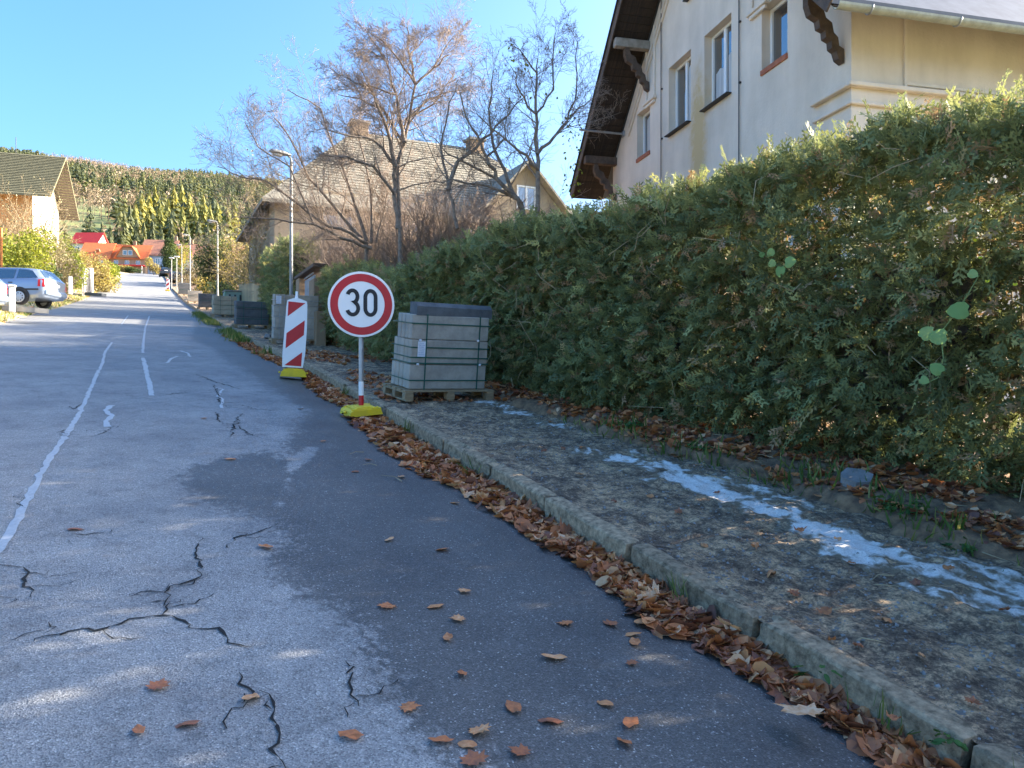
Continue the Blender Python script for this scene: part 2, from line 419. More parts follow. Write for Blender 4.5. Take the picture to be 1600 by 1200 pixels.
M_bluewall = plaster_material('blue_plaster', (.34, .47, .62))
M_pvc = pm('white_pvc', (.82, .82, .8), (.78, .78, .77), 6, .35)
M_glass = glassmat('window_glass')
M_curtain = pm('net_curtain', (.6, .6, .58), (.42, .42, .42), 12, .9, stretch=(1, 1, .05))
M_sheetroof = pm('sheet_roof', (.12, .13, .15), (.08, .085, .10), 3, .6)
M_brick = pm('brick_sill', (.40, .15, .08), (.3, .1, .06), 9, .9, bump=.4, rnd=.15)
M_gutter = pm('gutter_paint', (.42, .44, .36), (.3, .31, .25), 8, .55)
M_slate = pm('grey_tile', (.30, .265, .2), (.2, .18, .14), 3, .9, rnd=.12, bump=.3)
M_olive = pm('olive_tile', (.21, .19, .11), (.13, .12, .07), 4, .9, rnd=.2)
M_redtile = pm('red_roof', (.60, .04, .03), (.5, .03, .03), 3, .7, rnd=.06)
M_orangetile = pm('orange_roof', (.62, .17, .05), (.5, .13, .04), 2, .8, rnd=.08)
M_browntile = pm('brown_roof', (.42, .19, .11), (.32, .14, .09), 2, .85, rnd=.08)
M_bark = pm('bark', (.33, .26, .2), (.16, .125, .1), 12, .9, bump=.6, world=True)
M_twig = pm('twig', (.38, .285, .215), (.24, .18, .14), 8, .85, world=True)
M_tantwig = pm('tan_twig', (.46, .35, .2), (.32, .24, .14), 8, .9, world=True)
M_hedge = fm('cypress', [(0, (.11, .125, .055)), (.3, (.19, .215, .085)), (.6, (.29, .315, .125)), (.78, (.39, .395, .16)), (.86, (.52, .48, .16)), (.93, (.38, .25, .13)), (1, (.48, .31, .17))], .27, warm=.15)
M_yhedge = fm('gold_cypress', [(0, (.05, .075, .015)), (.5, (.17, .21, .03)), (1, (.42, .40, .06))], .35)
M_yew = fm('evergreen', [(0, (.03, .05, .025)), (.6, (.07, .105, .04)), (1, (.15, .18, .06))], .25)
M_grass = fm('grass_blades', [(0, (.04, .08, .015)), (.6, (.10, .17, .035)), (1, (.34, .30, .11))], .35)
M_weed = fm('weed_leaf', [(0, (.03, .075, .02)), (1, (.10, .2, .05))], .3)
M_vine = fm('vine_leaf', [(0, (.2, .36, .11)), (1, (.38, .52, .2))], .35)
M_petal = fm('yellow_petal', [(0, (.8, .75, .05)), (1, (.8, .8, .1))], .3)
M_spruce = fm('spruce', [(0, (.075, .09, .055)), (.5, (.12, .135, .065)), (.75, (.19, .19, .08)), (1, (.25, .22, .10))], .3)  # greens lightened in the colour in place of distant haze
M_larch = fm('larch', [(0, (.13, .15, .05)), (.5, (.27, .25, .07)), (1, (.42, .33, .08))], .3)
M_barewood = fm('bare_wood', [(0, (.13, .095, .07)), (.6, (.26, .19, .12)), (1, (.38, .31, .23))], .1)
M_bush = fm('autumn_bush', [(0, (.12, .095, .045)), (.45, (.26, .2, .085)), (.75, (.36, .31, .09)), (1, (.5, .38, .10))], .3)
M_greybush = fm('grey_bush', [(0, (.13, .11, .08)), (.6, (.27, .22, .14)), (1, (.36, .32, .16))], .25)
M_deadleaf = fm('dead_leaf', [(0, (.14, .062, .048)), (.3, (.30, .115, .065)), (.6, (.54, .19, .07)), (.85, (.70, .34, .15)), (1, (.78, .52, .32))], .18, .55, .35, 5.)
M_core = pm('light_screen_brown', (.15, .12, .085), (.06, .05, .04), 12, 1)  # twig brown for the added sheets that block light inside hedges
M_rubber = pm('tyre_rubber', (.02, .02, .021), rough=.8)
M_hub = pm('wheel_trim', (.55, .56, .58), rough=.35, metal=.4)
M_carpaint = pm('silver_blue_paint', (.30, .36, .46), (.295, .355, .455), 3, .3, metal=.45, coat=.6)
M_carpaint2 = pm('dark_paint', (.05, .06, .08), rough=.3, metal=.4, coat=.6)
M_tail = pm('tail_light', (.6, .02, .02), rough=.2)
M_trim = pm('black_trim', (.03, .03, .033), rough=.6)
M_carglass = glassmat('car_glass', (.03, .045, .05))
M_seatlight = pm('greenish_panel', (.34, .42, .33), (.26, .33, .26), 4, .7)
M_orangepole = pm('orange_paint', (.7, .2, .03), rough=.5)
M_stone = pm('grey_stone', (.33, .31, .29), (.2, .19, .18), 7, .9, bump=.6)
M_gate = pm('grey_sheet', (.30, .33, .37), (.24, .27, .31), 2, .55)
M_tanblock = plaster_material('tan_masonry', (.36, .25, .16))
# ================================================================== SETTING
K = 2.63                                                    # kerb face
EDGE_Y = [-60, 28, 38, 50, 72, 112, 230]; EDGE_X = [-4.1, -4.1, -4.16, -3.97, -3.82, -3.2, -3.1]
SOIL_Y = [-6, 2.9, 4.9, 6.4, 9.3, 14, 60, 230]; SOIL_X = [5.0, 4.78, 4.68, 4.46, 4.4, 4.3, 4.3, 4.3]

def T(x, y):
    y = np.asarray(y, float); x = np.asarray(x, float)
    near = np.where(y < -60, -6.5 + (y + 60) * .03, prof(np.clip(y, -60, 232)))
    far = 31.6 + np.clip(y - 230, 0, 75) * .16 + np.clip(y - 305, 0, 1200) * .276 - np.clip(y - 1505, 0, 3000) * .05
    far = far + (fbm(x / 170, y / 170, 5) - .5) * 26 * np.clip((y - 330) / 300, 0, 1) - np.clip(x - 330, 0, 2000) * .12 * np.clip((y - 230) / 600, 0, 1) + np.clip(-x - 250, 0, 900) * .05 * np.clip((y - 230) / 600, 0, 1)
    return np.where(y > 230, far, near) - .35
xs = np.concatenate([np.linspace(-1500, -120, 24), np.linspace(-110, 260, 60), np.linspace(270, 1900, 24)])
ys = np.concatenate([np.linspace(-700, -70, 8), np.linspace(-60, 232, 60), np.linspace(240, 1600, 110), np.linspace(1650, 3200, 8)])
tag(obj('ground', gridmesh('ground', xs, ys, T, M_ground)), kind='structure')

# road
DARK = [GP(*p) for p in [(730, 1200), (640, 1140), (600, 1090), (590, 1040), (570, 990), (520, 950), (470, 930), (440, 900), (420, 870), (455, 845), (430, 815), (330, 790), (290, 765), (285, 740), (340, 715), (420, 705), (455, 720), (450, 690), (480, 640), (430, 610), (400, 590), (350, 560), (335, 545), (300, 530)]]
DARK = [(1.1, -8)] + DARK + [(1.3, 26), (2.2, 40), (4, 40), (4, -8)]
PALE = [GP(*p) for p in [(470, 760), (440, 745), (430, 765), (450, 800), (470, 790)]]
def wear(X, Y):
    d = poly_sd(X, Y, DARK)
    v = .5 + np.clip(d / .85, -.5, .5) * 1.0
    v = v - .5 * np.clip(1 - line_d(X, Y, [GP(440, 790), GP(455, 735), GP(490, 700)]) / .12, 0, 1)
    return v
def scuff(X, Y):
    c = GP(330, 760); c2 = GP(300, 660); c3 = GP(200, 585)
    return np.clip(1.1 - np.hypot(X - c[0], (Y - c[1]) * .7) / 1.1, 0, 1) + .7 * np.clip(1 - np.hypot(X - c2[0], (Y - c2[1]) * .4) / 1.3, 0, 1) + .9 * np.clip(1 - np.hypot(X - c3[0], (Y - c3[1]) * .3) / .6, 0, 1) + .4 * np.clip(1 - np.abs(poly_sd(X, Y, DARK)) / .4, 0, 1)
ysr = np.concatenate([np.linspace(-30, -2, 20), np.linspace(-1.95, 14, 320), np.linspace(14.1, 40, 120), np.linspace(41, 218, 120)])
road = obj('road', gridmesh('road', np.linspace(-4.6, K + .03, 130), ysr, lambda X, Y: prof(Y) + (fbm(X * 1.1, Y * .9, 3) - .5) * .012 * np.clip((K - .1 - X) * 4, 0, 1) - .05 * np.clip((X - 2.0) / .55, 0, 1), M_asphalt, True, {'wear': wear, 'scuff': scuff}))
tag(road, kind='structure')
def zroad(x, y): return float(prof(y) + (fbm(np.array(x) * 1.1, np.array(y) * .9, 3) - .5) * .012 - .05 * min(1, max(0, (x - 2.0) / .55)))
def ribbon(name, pix, width, mat, jag=.012, sub=.05, seed=1, taper=True, lift=.005, wob=.3, ground=None):
    rg = np.random.default_rng(seed)
    P = ground if ground else [GP(*p) for p in pix]
    pts = []
    for a, b in zip(P[:-1], P[1:]):
        a, b = np.array(a), np.array(b); n = max(2, int(np.hypot(*(b - a)) / sub))
        for i in range(n): pts.append(a + (b - a) * i / n + rg.normal(0, jag, 2) * (1 if i else .4))
    pts.append(np.array(P[-1])); pts = np.array(pts); n = len(pts)
    d = np.gradient(pts, axis=0); d /= np.linalg.norm(d, axis=1, keepdims=True) + 1e-9
    nn = np.stack([-d[:, 1], d[:, 0]], -1)
    w_ = width * (1 + rg.normal(0, wob, n)).clip(.25, 2)
    if taper: w_ = w_ * np.clip(np.minimum(np.arange(n), np.arange(n)[::-1]) / (n * .2 + 1) + .25, 0, 1)
    A = pts + nn * w_[:, None] / 2; B = pts - nn * w_[:, None] / 2
    V = []
    for q in (A, B):
        V.append(np.column_stack([q, [zroad(*p) + lift for p in q]]))
    V = np.stack(V, 1).reshape(-1, 3); i = np.arange(n - 1) * 2
    return obj(name, mesh_np(name, V, np.stack([i, i + 1, i + 3, i + 2], -1), mat), road)
def c3(*p): return [(x / 3.158, 820 + y / 3.158) for x, y in p]
def c8(*p): return [(x / 3, 480 + y / 3) for x, y in p]
for i, (p, wd) in enumerate([(c3((0, 200), (75, 212), (148, 238), (118, 295), (172, 325), (150, 362)), .016), (c3((110, 600), (175, 570), (240, 550), (290, 550), (400, 520), (470, 527), (560, 505), (650, 470), (800, 455), (880, 470), (960, 518), (1070, 520), (1120, 575), (1190, 605), (1250, 612)), .014),
        (c3((800, 455), (815, 420), (840, 385)), .014), (c3((795, 400), (825, 330), (860, 300), (985, 265), (995, 215), (978, 160), (965, 120), (1000, 70)), .015), (c3((635, 345), (700, 340), (815, 333)), .009), (c3((1190, 735), (1185, 780), (1230, 820), (1245, 845)), .011),
        (c3((1285, 828), (1335, 890), (1350, 960), (1370, 1010), (1370, 1090), (1385, 1150), (1410, 1210)), .013), (c3((1120, 120), (1130, 100), (1200, 60), (1330, 20), (1370, 0)), .014), ([(540, 1035), (548, 1070), (545, 1090), (560, 1108)], .013), (c3((205, 260), (240, 235)), .012), (c3((35, 400), (75, 368)), .012),
        (c3((305, 57), (400, 50), (530, 47)), .008), (c3((300, 97), (400, 82)), .008), (c3((235, 487), (275, 505), (215, 550)), .01),
        (c8((1000, 360), (1020, 400), (1030, 440), (1060, 470)), .02), (c8((1010, 495), (1030, 540), (1050, 550)), .016), (c8((1130, 500), (1095, 560), (1080, 612)), .018), (c8((1110, 555), (1170, 595), (1205, 610)), .014), (c8((430, 610), (470, 595), (530, 560)), .014), (c8((265, 590), (300, 575), (290, 610)), .014), (c8((325, 465), (340, 480), (390, 455)), .016), (c8((750, 415), (820, 405), (880, 400)), .02), (c8((920, 315), (990, 345), (1130, 385)), .018), (c8((1130, 460), (1200, 480), (1300, 485)), .014), (c8((0, 893), (60, 892), (120, 895)), .009)]):
    ribbon('crack', p, wd * .72, M_crack, .015, .035, 10 + i, wob=.55)
    rg = np.random.default_rng(300 + i); G_ = [GP(*q) for q in p]
    for k in range(int(rg.integers(1, 4))):
        j = int(rg.integers(0, len(G_) - 1)); f = rg.uniform(0, 1); a_ = np.array(G_[j]) * (1 - f) + np.array(G_[j + 1]) * f; d_ = np.array(G_[j + 1]) - np.array(G_[j]); an = math.atan2(d_[1], d_[0]) + rg.choice([-1, 1]) * rg.uniform(.6, 1.5); L_ = rg.uniform(.06, .28)
        ribbon('crack', None, wd * .42, M_crack, .012, .03, 700 + i * 5 + k, wob=.5, ground=[tuple(a_), tuple(a_ + L_ * .5 * np.array([math.cos(an), math.sin(an)])), tuple(a_ + L_ * np.array([math.cos(an + .4), math.sin(an + .4)]))])
for i, (p, wd) in enumerate([(c8((525, 165), (490, 215), (480, 265), (440, 345), (405, 430), (370, 500), (310, 600), (250, 690), (200, 770), (140, 880), (90, 970), (60, 1030), (10, 1110), (-40, 1200)), .062), (c8((700, 42), (680, 100), (672, 170), (670, 215)), .07), (c8((671, 238), (685, 300), (700, 360), (712, 415)), .085), (c8((525, 462), (490, 485), (525, 510), (495, 535), (505, 562)), .075), (c8((785, 262), (805, 240), (832, 230)), .06), (c8((845, 205), (880, 215), (890, 232)), .06),
        (c8((600, 40), (570, 80)), .06), (c8((1010, 378), (1045, 385), (1020, 415), (1045, 435), (1040, 475)), .04)]):
    ribbon('crack_sealant', p, wd * .78, M_seal, .008, .09, 60 + i, False, .004, .16)

# left verge
def zverge(X, Y):
    d = np.interp(Y, EDGE_Y, EDGE_X) - X + (fbm(X * .4, Y * 1.1, 9) - .5) * .5
    up = np.interp(Y, [-60, 24, 30, 48, 58, 230], [.1, .12, .33, .33, .2, .2])
    return prof(Y) - .04 + np.clip(d, -.5, 1.6) / 1.6 * up + np.clip(d, -.4, .2) * .12 + (fbm(X * 3, Y * 3, 11) - .5) * .07
tag(obj('verge', gridmesh('verge', np.concatenate([np.linspace(-60, -9, 18), np.linspace(-8.8, -3.1, 70)]), np.concatenate([np.linspace(-30, 18, 20), np.linspace(18.3, 60, 140), np.linspace(61, 218, 90)]), zverge, M_verge)), kind='structure')

# kerb of separate stones
def kerbstone_mesh(seed, L=1.05, nst=26):
    rg = np.random.default_rng(seed); o = 6 + seed * 7.3
    sec = [(0, -.2), (0, -.08), (0, -.02), (0, .05), (.001, .108), (.012, .121), (.07, .124), (.122, .121), (.13, .11), (.13, -.2)]
    V = []
    for i in range(nst):
        y = -L / 2 + L * i / (nst - 1); e = .012 if i in (0, nst - 1) else 0
        for j, (x, z) in enumerate(sec):
            k = (fbm(np.array(y * 5 + o), np.array(j * .9 + x * 9), seed) - .5)
            chip = .09 * max(0, float(vnoise(np.array(y * 7 + o), np.array(3.), seed)) - .6) if 3 <= j <= 6 else 0
            k2 = fbm(np.array(y * 17 + o), np.array(j * 2.3), seed + 3) - .5
            V.append((x + k * .02 + k2 * .006 + (e if j < 5 else 0) + chip, y, z + k * .014 + k2 * .004 - (e if 3 < j < 9 else 0) - chip * 1.2))
    n = len(sec); F = [(i * n + j, i * n + j + 1, i * n + n + j + 1, i * n + n + j) for i in range(nst - 1) for j in range(n - 1)]
    me = bpy.data.meshes.new('kerbstone'); me.from_pydata(V, [], [f[::-1] for f in F] + [tuple(range(n)), tuple(range(n * nst - 1, n * nst - n - 1, -1))]); me.materials.append(M_kerb)
    me.polygons.foreach_set('use_smooth', np.ones(len(me.polygons), bool)); me.set_sharp_from_angle(angle=R(28)); me.update(); return me
kerb = bpy.data.objects.new('kerb', None); COL.objects.link(kerb); tag(kerb, kind='structure')
kms = [kerbstone_mesh(s) for s in range(5)]; kfar = [kerbstone_mesh(s + 9, nst=4) for s in range(3)]
y = 1.785 - 3 * 1.072 + .536; i = 0
while y < 46:
    o = obj('kerbstone', (kms if y < 14 else kfar)[(i * 3 + i // 4) % (5 if y < 14 else 3)], kerb)
    sl_ = math.atan((prof(y + .5) - prof(y - .5)))
    o.location = (K + random.uniform(-.012, .012), y, G(y) + random.uniform(-.008, .01)); o.rotation_euler = (sl_ + random.uniform(-.008, .008), random.uniform(-.04, .04), random.uniform(-.012, .012))
    y += 1.072; i += 1
m = MB(); yy = y - .53
for a in np.arange(yy, 216, 4):
    m.add([(K + dx, b, G(b) + z) for b in (a, a + 4) for dx, z in ((0, -.2), (0, .11), (.02, .12), (.13, .12), (.13, -.2))], [(j + 1, j, j + 5, j + 6) for j in range(4)])
tag(m.build('kerb_run', M_kerb, kerb), kind='stuff')

# dug-up pavement, soil bank, snow
def zpav(X, Y):
    n = (fbm(X * 2.3, Y * 2.3, 21) - .5) * .06 + (fbm(X * 11, Y * 11, 22, 3) - .5) * .05
    return prof(Y) + .11 + n * np.clip((X - K - .1) * 5, .45, 1) - np.clip(K + .10 - X, 0, .06) * .25
ysp = np.concatenate([np.linspace(-3, 0, 40), np.linspace(.02, 13, 600), np.linspace(13.1, 36, 200), np.linspace(37, 216, 120)])
tag(obj('pavement', gridmesh('pavement', np.linspace(K + .045, 5.1, 96), ysp, zpav, M_dirt)), kind='structure')
def zsoil(X, Y):
    d = X - np.interp(Y, SOIL_Y, SOIL_X) + (fbm(X * 1.2, Y * 2.2, 31) - .5) * .5
    return prof(Y) + .09 + np.clip(d, -.12, .10) * 1.0 + np.clip(d - .1, 0, 1.) * .13 + (fbm(X * 5, Y * 5, 32) - .5) * .09 + (fbm(X * 16, Y * 16, 33, 3) - .5) * .045
tag(obj('soil_bank', gridmesh('soil_bank', np.concatenate([np.linspace(4.05, 6.2, 66), np.linspace(6.5, 16, 12)]), np.concatenate([np.linspace(-3, 13, 380), np.linspace(13.2, 60, 150), np.linspace(61, 216, 70)]), zsoil, M_soil)), kind='structure')
SNOW1 = [GP(*p, .12) for p in [(1660, 950), (1600, 930), (1500, 905), (1400, 872), (1300, 830), (1200, 790), (1100, 752), (1020, 730), (955, 712)]]
SNOW2 = [GP(*p, .12) for p in [(870, 667), (820, 650), (760, 628)]]
def snowmask(X, Y):
    n = fbm(X * 4.2, Y * 4.2, 41, 5) - .5; n2 = fbm(X * 19, Y * 19, 42, 3) - .5
    a = .30 - line_d(X, Y, SNOW1) + n * 1.0 + n2 * .4; b = .12 - line_d(X, Y, SNOW2) + n * .8 + n2 * .4
    return np.maximum(a, b), n2
def zsnow(X, Y):
    a, n2 = snowmask(X, Y); return zpav(X, Y) + np.clip(a * .14, -.06, .006) + n2 * .004
tag(obj('snow', gridmesh('snow', np.linspace(3.5, 5.0, 100), np.linspace(1.6, 11.2, 460), zsnow, M_melt, True, {'thick': lambda X, Y: np.clip(snowmask(X, Y)[0] / .34, 0, 1)})), kind='stuff')

# ================================================================== STREET WORKS
# speed limit sign
def arc(cx, cy, rx, ry, a0, a1, n=14): return [(cx + rx * math.cos(R(a0 + (a1 - a0) * i / n)), cy + ry * math.sin(R(a0 + (a1 - a0) * i / n))) for i in range(n + 1)]
def stroke(pts, wd, closed=False):
    P = [Vector((x, 0, y)) for x, y in pts]; n = len(P); m = MB(); vs = []
    for i, p in enumerate(P):
        a = P[(i - 1) % n] if closed or i > 0 else p; b = P[(i + 1) % n] if closed or i < n - 1 else p
        d = (b - a).normalized(); nn = Vector((-d.z, 0, d.x)) * wd / 2
        vs += [p + nn, p - nn, p + nn + Vector((0, -.002, 0)), p - nn + Vector((0, -.002, 0))]
    fs = []
    for i in range(n if closed else n - 1):
        j = (i + 1) % n
        fs += [(4 * i + 2, 4 * i + 3, 4 * j + 3, 4 * j + 2), (4 * i, 4 * i + 2, 4 * j + 2, 4 * j), (4 * i + 3, 4 * i + 1, 4 * j + 1, 4 * j + 3)]
    return m.add(vs, fs)
sx, sy = 2.36, 9.25
sign = thing('speed_limit_sign', 'round red bordered speed limit 30 sign on a grey post in a yellow foot', 'road sign', (sx, sy, G(sy)), R(-10), rot=(0, 0, R(-10)))
RAD = .40; ZC = 1.36
Mx = Matrix.Translation((0, 0, ZC)) @ Matrix.Rotation(R(90), 4, 'X')
MB().lathe([(0.001, -.012), (RAD - .004, -.012), (RAD, -.008), (RAD, .008), (RAD - .004, .012), (.001, .012)], 56, Mx).build('sign_plate', M_white, sign, True)
MB().lathe([(RAD * .70, .0125), (RAD * .70, .015), (RAD * .93, .015), (RAD * .93, .0125)], 64, Mx).build('red_border', M_red, sign)
def dg(pts): return [(x * .94, ZC + .02 + y) for x, y in pts]
hh = .147
zero = dg(arc(.115, hh - .08, .066, .08, 0, 180) + arc(.115, -hh + .08, .066, .08, 180, 360))
d0 = stroke(zero, .046, True).build('digit', M_black, sign); d0.location = (0, -.0145, 0)
three = dg(arc(-.115, .072, .064, .075, 160, -68, 18) + [(-.118, .002)] + arc(-.112, -.07, .070, .077, 72, -162, 20))
d1 = stroke(three, .046).build('digit', M_black, sign); d1.location = (0, -.0145, 0)
m = MB()
m.tube([(0, .04, .42), (0, .04, ZC + .3)], .03, 14); m.build('post', M_galv, sign, True)
m = MB(); m.tube([(0, .04, .25), (0, .04, .42)], .0312, 14); m.build('white_band', M_white, sign, True)
m = MB(); m.tube([(0, .04, .06), (0, .04, .25)], .0312, 14); m.build('red_band', M_red, sign, True)
for z in (ZC - .2, ZC + .2):
    m = MB(); m.box((0, .035, z), (.12, .05, .03)); m.build('bracket', M_galv, sign)
def foot(parent, wd, dp, h, tilt=0):
    m = MB(); m.prism([(-wd / 2, 0), (wd / 2, 0), (wd / 2 - .02, h * .75), (wd / 2 - .06, h), (-wd / 2 + .06, h), (-wd / 2 + .02, h * .75)], dp, Matrix.Translation((0, dp / 2, 0)) @ Matrix.Rotation(R(90), 4, 'X'))
    m.bbox((0, 0, h + .012), (wd * .46, dp * .6, .024), .008)
    for sx_ in (-1, 1):
        m.bbox((sx_ * (wd / 2 - .1), 0, h + .008), (.05, dp * .9, .016), .005); m.bbox((sx_ * (wd / 2 + .012), 0, h * .6), (.03, dp * .35, .03), .006)
    for q in (-.3, .3): m.bbox((0, q * dp * 1.3, h + .006), (wd * .8, .02, .012), .004)
    o = m.build('foot', M_yellow, parent); o.rotation_euler = (0, 0, tilt); return o
f_ = foot(sign, .42, .38, .075, R(18)); f_.location = (0, .02, .03); f_.rotation_euler = (R(7), R(-5), R(14))
# delineator
def delineator(label, loc, rz, group):
    t = thing('delineator', label, 'traffic beacon', loc, rz, group)
    s = .00269
    def L(px, py): return ((px - 172) * s, (722 - py) * s + .15)
    out = [L(120, 305), L(158, 290), L(190, 290), L(236, 306), L(240, 330), L(243, 480), L(238, 640), L(228, 720), L(105, 720), L(103, 640), L(110, 480), L(116, 340)]
    MB().prism(out, .07, Matrix.Translation((0, .035, 0)) @ Matrix.Rotation(R(90), 4, 'X')).build('panel', M_white, t)
    for q in ([(126, 313), (228, 317), (125, 405)], [(122, 510), (228, 424), (226, 516), (120, 604)], [(117, 708), (220, 623), (217, 711)]):
        MB().prism([L(*p) for p in q][::-1], .003, Matrix.Translation((0, -.0355, 0)) @ Matrix.Rotation(R(90), 4, 'X')).build('red_stripe', M_red, t)
    MB().lathe([(.03, .0), (.026, .03), (.02, .05), (.022, .12), (.001, .125)], 12, Matrix.Translation(((174 - 172) * s, 0, L(0, 292)[1]))).build('handle', M_white, t, True)
    foot(t, .42, .34, .115); return t
deli = delineator('red and white striped delineator board on a yellow foot beside the kerb', (2.2, 13.15, G(13.15) + .02), R(-8), 'striped traffic delineators')
deli.rotation_euler = (0, R(2.2), R(-8))
d2 = dup(deli, (*AT(262, 455, 82).xy, 0), R(-10), 'far red and white delineator board at the kerb beside the parked dark cars'); d2.location.z = G(d2.location.y)

def tilt(y): return math.atan(G(y + .5) - G(y - .5))
def pallet(label, loc, rz, W, D, group='wooden pallets under the kerbstones', h=.145):
    t = thing('pallet', label, 'pallet', loc, rz, group, (tilt(loc[1]), 0, rz))
    bm_ = MB().box((0, 0, 0), (W, .1, .022)).mesh('deck_board', M_pallet)
    for k in range(5): o = obj('deck_board', bm_, t, (0, -D / 2 + .05 + k * (D - .1) / 4, h - .011))
    st = MB().box((0, 0, 0), (.1, D, .022)).mesh('stringer', M_pallet); bl = MB().bbox((0, 0, 0), (.12, .1, .078), .004).mesh('block', M_pallet); sk = MB().box((0, 0, 0), (.1, D, .02)).mesh('skid', M_pallet)
    for a in (-1, 0, 1):
        obj('stringer', st, t, (a * (W / 2 - .06), 0, h - .0335)); obj('skid', sk, t, (a * (W / 2 - .06), 0, .012))
        for b in (-1, 0, 1): obj('block', bl, t, (a * (W / 2 - .06), b * (D / 2 - .055), .062))
    return t
def pack(label, loc, rz, W, D, nlay, nd, lh, mat, straps, sheet=None, sm=M_strap, topn=None):
    t = thing('kerbstone_pack', label, 'kerbstone pack', loc, rz, 'strapped packs of new kerbstones on pallets', (tilt(loc[1]), 0, rz))
    d = D / nd; ms = MB().bbox((0, 0, 0), (W, d - .008, lh - .006), .009).mesh('kerbstone', mat)
    rg = random.Random(hash(label) % 999 if False else len(label))
    for l in range(nlay):
        for k in range(nd):
            if topn and l == nlay - 1 and k >= topn: continue
            obj('kerbstone', ms, t, (rg.uniform(-.008, .008) + (l % 2) * .01, -D / 2 + d * (k + .5), lh * (l + .5)), rg.uniform(-.004, .004))
    e = .006; H = lh * nlay; st = .016
    for z in straps[0]:
        m = MB()
        for s_ in (-1, 1): m.box((0, s_ * (D / 2 + e), z), (W + 4 * e, .003, st)); m.box((s_ * (W / 2 + .012), 0, z), (.003, D + 2 * e, st))
        m.build('strap', sm, t)
    for x in straps[1]:
        m = MB()
        for s_ in (-1, 1): m.box((x, s_ * (D / 2 + e + .004), H / 2), (st, .003, H + 2 * e))
        m.box((x, 0, H + e), (st, D + 2 * e, .003)); m.build('strap', sm, t)
    if sheet:
        x, z, w_, h_ = sheet; p = MB().box((x, -D / 2 - e - .006, z), (w_, .002, h_)).build('label_sheet', M_paper, t)
        m = MB()
        for k in range(7): m.box((x + rg.uniform(-.01, .01), -D / 2 - e - .0085, z + h_ * (.38 - k * .125)), (w_ * rg.uniform(.5, .8), .002, h_ * .045))
        m.build('print', M_print, p)
    return t
rz = R(6); cs, sn = math.cos(rz), math.sin(rz)
ox, oy = GP(631, 629, .12)
def P1(x, y): return ox + cs * x - sn * y, oy + sn * x + cs * y
px1, py1 = P1(.68, .40)
zp = G(py1) + .12
pallet('wooden pallet under the kerbstone pack beside the speed limit sign', (px1, py1, zp), rz, 1.32, .78)
cx, cy = P1(.665, .365)
W1 = 1.13
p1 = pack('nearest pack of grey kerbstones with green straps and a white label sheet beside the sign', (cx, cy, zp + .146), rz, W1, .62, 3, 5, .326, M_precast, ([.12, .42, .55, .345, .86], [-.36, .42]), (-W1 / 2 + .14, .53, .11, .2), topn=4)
for x, z in ((-.45, .645), (.40, .66), (-.47, .33), (.45, .335)):
    m = MB(); m.bbox((x, -.325, z), (.035, .02, .03), .006); m.build('strap_clip', M_paper, p1)
sec_ = [(0, 0), (.22, 0), (.22, .17), (.06, .17), (0, .12)]
m = MB().prism(sec_, 1.12, Matrix.Rotation(R(90), 4, 'Z') @ Matrix.Rotation(R(90), 4, 'X'))
tx, ty = P1(.665 + .02 - .53, .365 - .31)
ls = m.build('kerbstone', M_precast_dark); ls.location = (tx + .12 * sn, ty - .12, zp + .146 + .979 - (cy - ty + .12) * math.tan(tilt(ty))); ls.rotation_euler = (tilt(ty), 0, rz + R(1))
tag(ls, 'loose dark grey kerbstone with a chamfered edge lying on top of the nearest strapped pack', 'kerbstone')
specs = [  # left px, t, width, layers, lh, mat, label, n deep
    (430, 19.6, 1.1, 4, .285, M_precast, 'grey kerbstone pack with a white sheet at its top corner behind the striped beacon', 4, ([.28, .57, .85, 1.0], [-.42, -.3]), (-.44, 1.0, .13, .2)),
    (369, 26.8, 1.1, 3, .27, M_precast_dark, 'dark grey kerbstone pack in front of the plank fence, third along the kerb', 5, ([.2, .6], [-.3, .3]), None),
    (333, 35.6, 1.02, 4, .215, M_precast_tan, 'sunlit sand coloured kerbstone pack, fourth along the kerb', 4, ([.43], [-.2, .3]), None),
    (311, 44.5, .95, 3, .26, M_precast_dark, 'blue grey kerbstone pack standing just past the sand coloured one', 4, ([.4], [.2]), None),
    (294, 55, .95, 3, .25, M_precast, 'grey kerbstone pack, sixth along the kerb from the speed limit sign', 4, ([.4], []), None),
    (279, 69, .95, 4, .25, M_precast_dark, 'farthest dark kerbstone pack, near the far striped beacon', 4, ([.4], []), None)]
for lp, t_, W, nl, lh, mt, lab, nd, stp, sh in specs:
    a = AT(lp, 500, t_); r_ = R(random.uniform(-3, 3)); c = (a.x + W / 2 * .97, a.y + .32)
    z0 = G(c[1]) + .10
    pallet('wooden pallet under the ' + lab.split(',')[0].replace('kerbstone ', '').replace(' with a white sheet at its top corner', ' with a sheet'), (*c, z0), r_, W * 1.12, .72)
    pack(lab, (*c, z0 + .146), r_, W, .55, nl, nd, lh, mt, stp, sh, M_galv if t_ < 20 else M_strap)
